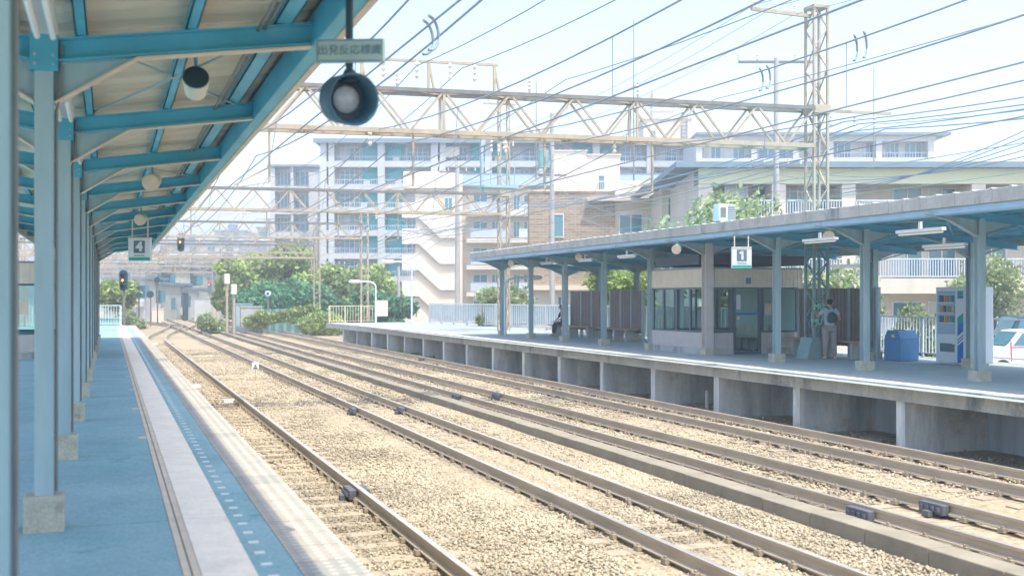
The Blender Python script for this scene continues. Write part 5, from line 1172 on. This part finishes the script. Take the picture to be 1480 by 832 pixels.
def tree(u, vb, zc, H_, Wd, lab, m=None, n=5000, z0=-.4, size=.22, crown0=.3, grp=None, trunk=.16):
    p = P(u, 430, zc); t = T('tree', lab, 'tree', (p.x, p.y, z0), grp)
    lobes = []; nl = 11
    for i in range(nl):
        a = random.uniform(0, 6.28); r = random.uniform(.1, .36)*Wd; hz = random.uniform(crown0+.15, .86)*H_; k = random.uniform(.16,.27)*Wd
        lobes.append((math.cos(a)*r, math.sin(a)*r*.8, hz, k, k, k*.72))
    lobes.append((0,0,H_*.62,Wd*.3,Wd*.28,H_*.26))
    H_ = H_
    leaves('crown', lobes, n, size, m or M_LEAF, t)
    b = LB(); b.tube([(0,0,0),(.1,0,H_*.3),(0,.1,H_*.62)], [trunk,trunk*.8,trunk*.4], 8)
    for l in lobes[:7]: b.tube([(0.05,0.02,H_*random.uniform(.28,.5)), (l[0]*.5,l[1]*.5,l[2]*.8), (l[0],l[1],l[2])], [trunk*.45,trunk*.3,trunk*.12], 6)
    b.build('trunk', M_BARK, t); return t
tl = [(345,100,7.0,5.5,'tree at the left end of the dense green belt by the line',M_LEAF),(385,108,8.3,8,'broad light green tree second from left in the belt',M_LEAF),(430,104,8.2,8.5,'broad tree in the middle of the green belt',M_LEAF),(478,100,7.2,7,'tree behind the slim mast in the green belt',M_LEAF),(518,98,6.6,6,'tree right of the slim mast in the green belt',M_LEAF),(545,96,5.8,6.0,'tree at the right end of the green belt by the stair tower',M_LEAF),
      (345,120,6.0,5,'darker tree behind the drum lanterns',M_LEAFD)]
for u, zc, H_, Wd, lab, m_ in tl: tree(u, 0, zc, H_*.93, Wd, lab, m_, 11000, size=.26, crown0=.12, grp='trees in the belt beside the line')
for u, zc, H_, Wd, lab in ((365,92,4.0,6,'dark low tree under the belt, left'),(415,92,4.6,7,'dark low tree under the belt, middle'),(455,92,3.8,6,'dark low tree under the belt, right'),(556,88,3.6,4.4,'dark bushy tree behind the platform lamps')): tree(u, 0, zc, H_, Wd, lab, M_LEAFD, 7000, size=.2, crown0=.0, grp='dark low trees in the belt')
tree(1036, 0, 40, 6.9, 5.4, 'light green tree rising over the far canopy before the yellow building', M_LEAFL, 4200, size=.12, crown0=.35)
tree(1048, 0, 44, 4.4, 2.6, 'green tree seen through the gap beside the waiting room', M_LEAF, 5200, size=.14, crown0=.15)
tree(905, 0, 50, 4.6, 4.0, 'green tree seen behind the far brown screen', M_LEAF, 5000, size=.14, crown0=.15)
tree(1322, 0, 36, 2.8, 2.2, 'rounded light green shrub behind the fence by the bin', M_LEAFL, 4200, size=.08, crown0=.0, trunk=.08)
tree(1436, 0, 50, 5.3, 4.0, 'loose light green tree right of the vending machine', M_LEAFL, 3000, size=.10, crown0=.3, trunk=.08)
tree(1395, 0, 40, 3.9, 2.0, 'pale tree behind the vending machine', M_LEAFL, 2200, size=.10, crown0=.3, trunk=.08)
tree(1200, 0, 38, 4.5, 4.0, 'light tree behind the lattice mast below the canopy', M_LEAFL, 3000, size=.12, crown0=.3, trunk=.1)
tree(722, 0, 62, 3.6, 2.8, 'pale green small tree behind the platform fence end', M_LEAFL, 3200, size=.12, crown0=.1, trunk=.08)
tree(745, 0, 66, 4.2, 2.6, 'sparse whitish tree next to the small one', M_LEAFL, 1500, size=.12, crown0=.2, trunk=.08)
tree(170, 0, 105, 4.6, 4.5, 'distant green tree behind the left signal', M_LEAF, 3000, size=.25, crown0=.2)
for u, v, wd, lab in ((430,466,3.2,'green shrub at the foot of the blue sheet fence'),(455,458,3.4,'creeper bush on the blue sheet fence'),(395,471,1.6,'low green weed clump beside the rails'),(190,452,2.4,'grass clump at the end of the left fence'),(305,452,1.7,'low scrub before the relay huts')):
    p = G(u, v+6, -.4) if v > 460 else P(u, v, 83 if u > 300 else 95); t = T('shrub', lab, 'shrub', (p.x,p.y,-.4), 'low shrubs by the line')
    leaves('foliage', [(random.uniform(-1,1)*wd*.4, random.uniform(-.6,.6), .4+random.uniform(0,.8), wd*.28, .8, .7) for _ in range(6)], 2600, .12, M_LEAFL if u < 420 else M_LEAF, t)
p = P(405, 452, 83.5); t = T('creeper', 'green creepers hanging over the blue sheet fence', 'creeper', (p.x, p.y, -.3))
leaves('foliage', [(x_*CS+.0, -x_*SN-.3, random.uniform(.8,2.0), .7, .3, .45) for x_ in [i*.45-2.2 for i in range(14)]], 6000, .11, M_LEAF, t)
for (u0, u1, ya, yb) in ((0,0,48,68),): 
    gl = []
    for i in range(40): gl.append((xe(58)+.3+random.uniform(-.4,.5), random.uniform(ya,yb), -.25, .25, .4, .12))
    o = leaves('weeds', gl, 4000, .05, M_LEAF); struct(o, 'stuff'); o['label'] = 'green weeds growing at the foot of the far platform'
# air conditioner unit above the canopy roof line, on a street-side platform
p = P(1047, 320, 36); t = T('air_conditioner', 'white air conditioner unit standing above the far canopy roof', 'air conditioner', (p.x,p.y,p.z))
b = MB(); b.cb(p.x, p.y, p.z, .62, .35, .55); b.build('casing', M_WHITE, t, bevel=.015)
b = MB()
for i in range(8): b.bx(p.x+.02, p.x+.29, p.y-.19, p.y-.176, p.z+.05+i*.06, p.z+.075+i*.06)
b.bx(p.x-.25, p.x-.05, p.y-.185, p.y-.176, p.z+.12, p.z+.44); b.build('grille', M_CHORD, t)
b = MB()
for s in (-1, 1): b.bx(p.x+s*.25-.03, p.x+s*.25+.03, p.y-.15, p.y+.15, -.1, p.z-.001)
b.build('stand', M_CHORD, t)

# ---------------------------------------------------------------- cars in the street
def car(u, zc, lab, m, rz, stripe=False, L=3.4, W=1.5, Hh=1.55):
    p = P(u, HZ, zc); t = T('parked_car', lab, 'car', (0,0,0), 'cars parked behind the station')
    b = LB(); pr = [(-L/2,.25),(-L/2,.75),(-L/2+.15,.92),(-L/2+.75,1.0),(-L/2+1.15,Hh-.04),(-L/2+1.5,Hh),(L/2-.5,Hh),(L/2-.1,1.05),(L/2,.9),(L/2,.25)]
    b.prism(pr, 'y', -W/2, W/2); fixn(b.build('body', m, t, bevel=.06))
    b = LB()
    for s in (-1, 1): b.prism([(-L/2+.95,1.03),(-L/2+1.25,Hh-.12),(L/2-.6,Hh-.12),(L/2-.3,1.05)], 'y', s*(W/2+.002), s*(W/2+.01))
    b.bx(L/2-.14, L/2-.02, -W/2+.15, W/2-.15, 1.08, Hh-.15); fixn(b.build('side_window', M_GLASS, t))
    b = LB(); b.prism([(-L/2+.72,1.03),(-L/2+1.13,Hh-.06),(-L/2+1.10,Hh-.06),(-L/2+.70,1.03)], 'y', -W/2+.12, W/2-.12); fixn(b.build('windscreen', M_GLASS, t))
    for sx in (-L/2+.6, L/2-.6):
        for s in (-1, 1):
            b = LB(); b.tube([(sx,s*(W/2-.16),.28),(sx,s*(W/2+.01),.28)], [.28,.28], 18); wl = b.build('wheel', M_TYRE, t); b = LB(); b.tube([(sx,s*(W/2+.012),.28),(sx,s*(W/2+.02),.28)], [.17,.15], 12); b.build('rim', M_CHORD, wl)
    for s in (-1, 1):
        b = LB(); b.bx(L/2-.01, L/2+.03, s*.5-.12, s*.5+.12, .7, .95); b.build('tail_light', M_RED, t); b = LB(); b.bx(-L/2-.03, -L/2+.02, s*.5-.13, s*.5+.13, .62, .78); b.build('headlight', M_WHITE, t)
    if stripe:
        b = LB()
        for s in (-1, 1): b.bx(-L/2+.9, L/2-.25, s*(W/2+.003), s*(W/2+.012), .965, .985); b.prism([(L/2-.8,.95),(L/2-.77,.95),(L/2-.9,.3),(L/2-.93,.3)], 'y', s*(W/2+.003), s*(W/2+.012)); b.prism([(-L/2+.85,1.2),(-L/2+.88,1.2),(-L/2+.9,.5),(-L/2+.87,.5)], 'y', s*(W/2+.003), s*(W/2+.012)); b.bx(-L/2+1.0, L/2-.5, s*(W/2+.003), s*(W/2+.012), Hh-.08, Hh-.06)
        fixn(b.build('red_trim', M_RED, t))
    t.location = (p.x, p.y, -.12); t.rotation_euler = (0,0,rz)
car(1482, 38, 'small white car with red trim behind the platform fence', M_CARW, -TH, True)
car(1492, 47, 'dark teal car parked behind the white one', M_CARD, -TH, False, 4.2, 1.7, 1.9)
car(1345, 43, 'white car glimpsed through the fence beside the bin', M_CARW, -TH-R(4), False, 3.6)

# ---------------------------------------------------------------- haze
b = MB(); b.bx(-700, 700, -60, 900, -1.7, 45); hz = b.build('haze', M_WHITE); hz.data.materials.clear()  # volume added to lift dark shade and fade the far buildings
m = bpy.data.materials.new('shadow_lift_air'); m.use_nodes = True; N = m.node_tree.nodes; N.remove(N['Principled BSDF']); v = N.new('ShaderNodeVolumePrincipled')
v.inputs['Color'].default_value = (.86,.93,1,1); v.inputs['Density'].default_value = .0024; v.inputs['Anisotropy'].default_value = .2
m.node_tree.links.new(v.outputs[0], N['Material Output'].inputs['Volume']); hz.data.materials.append(m); struct(hz, 'stuff'); hz['label'] = 'thin haze added over the tracks to lift the shadows and pale the distance'
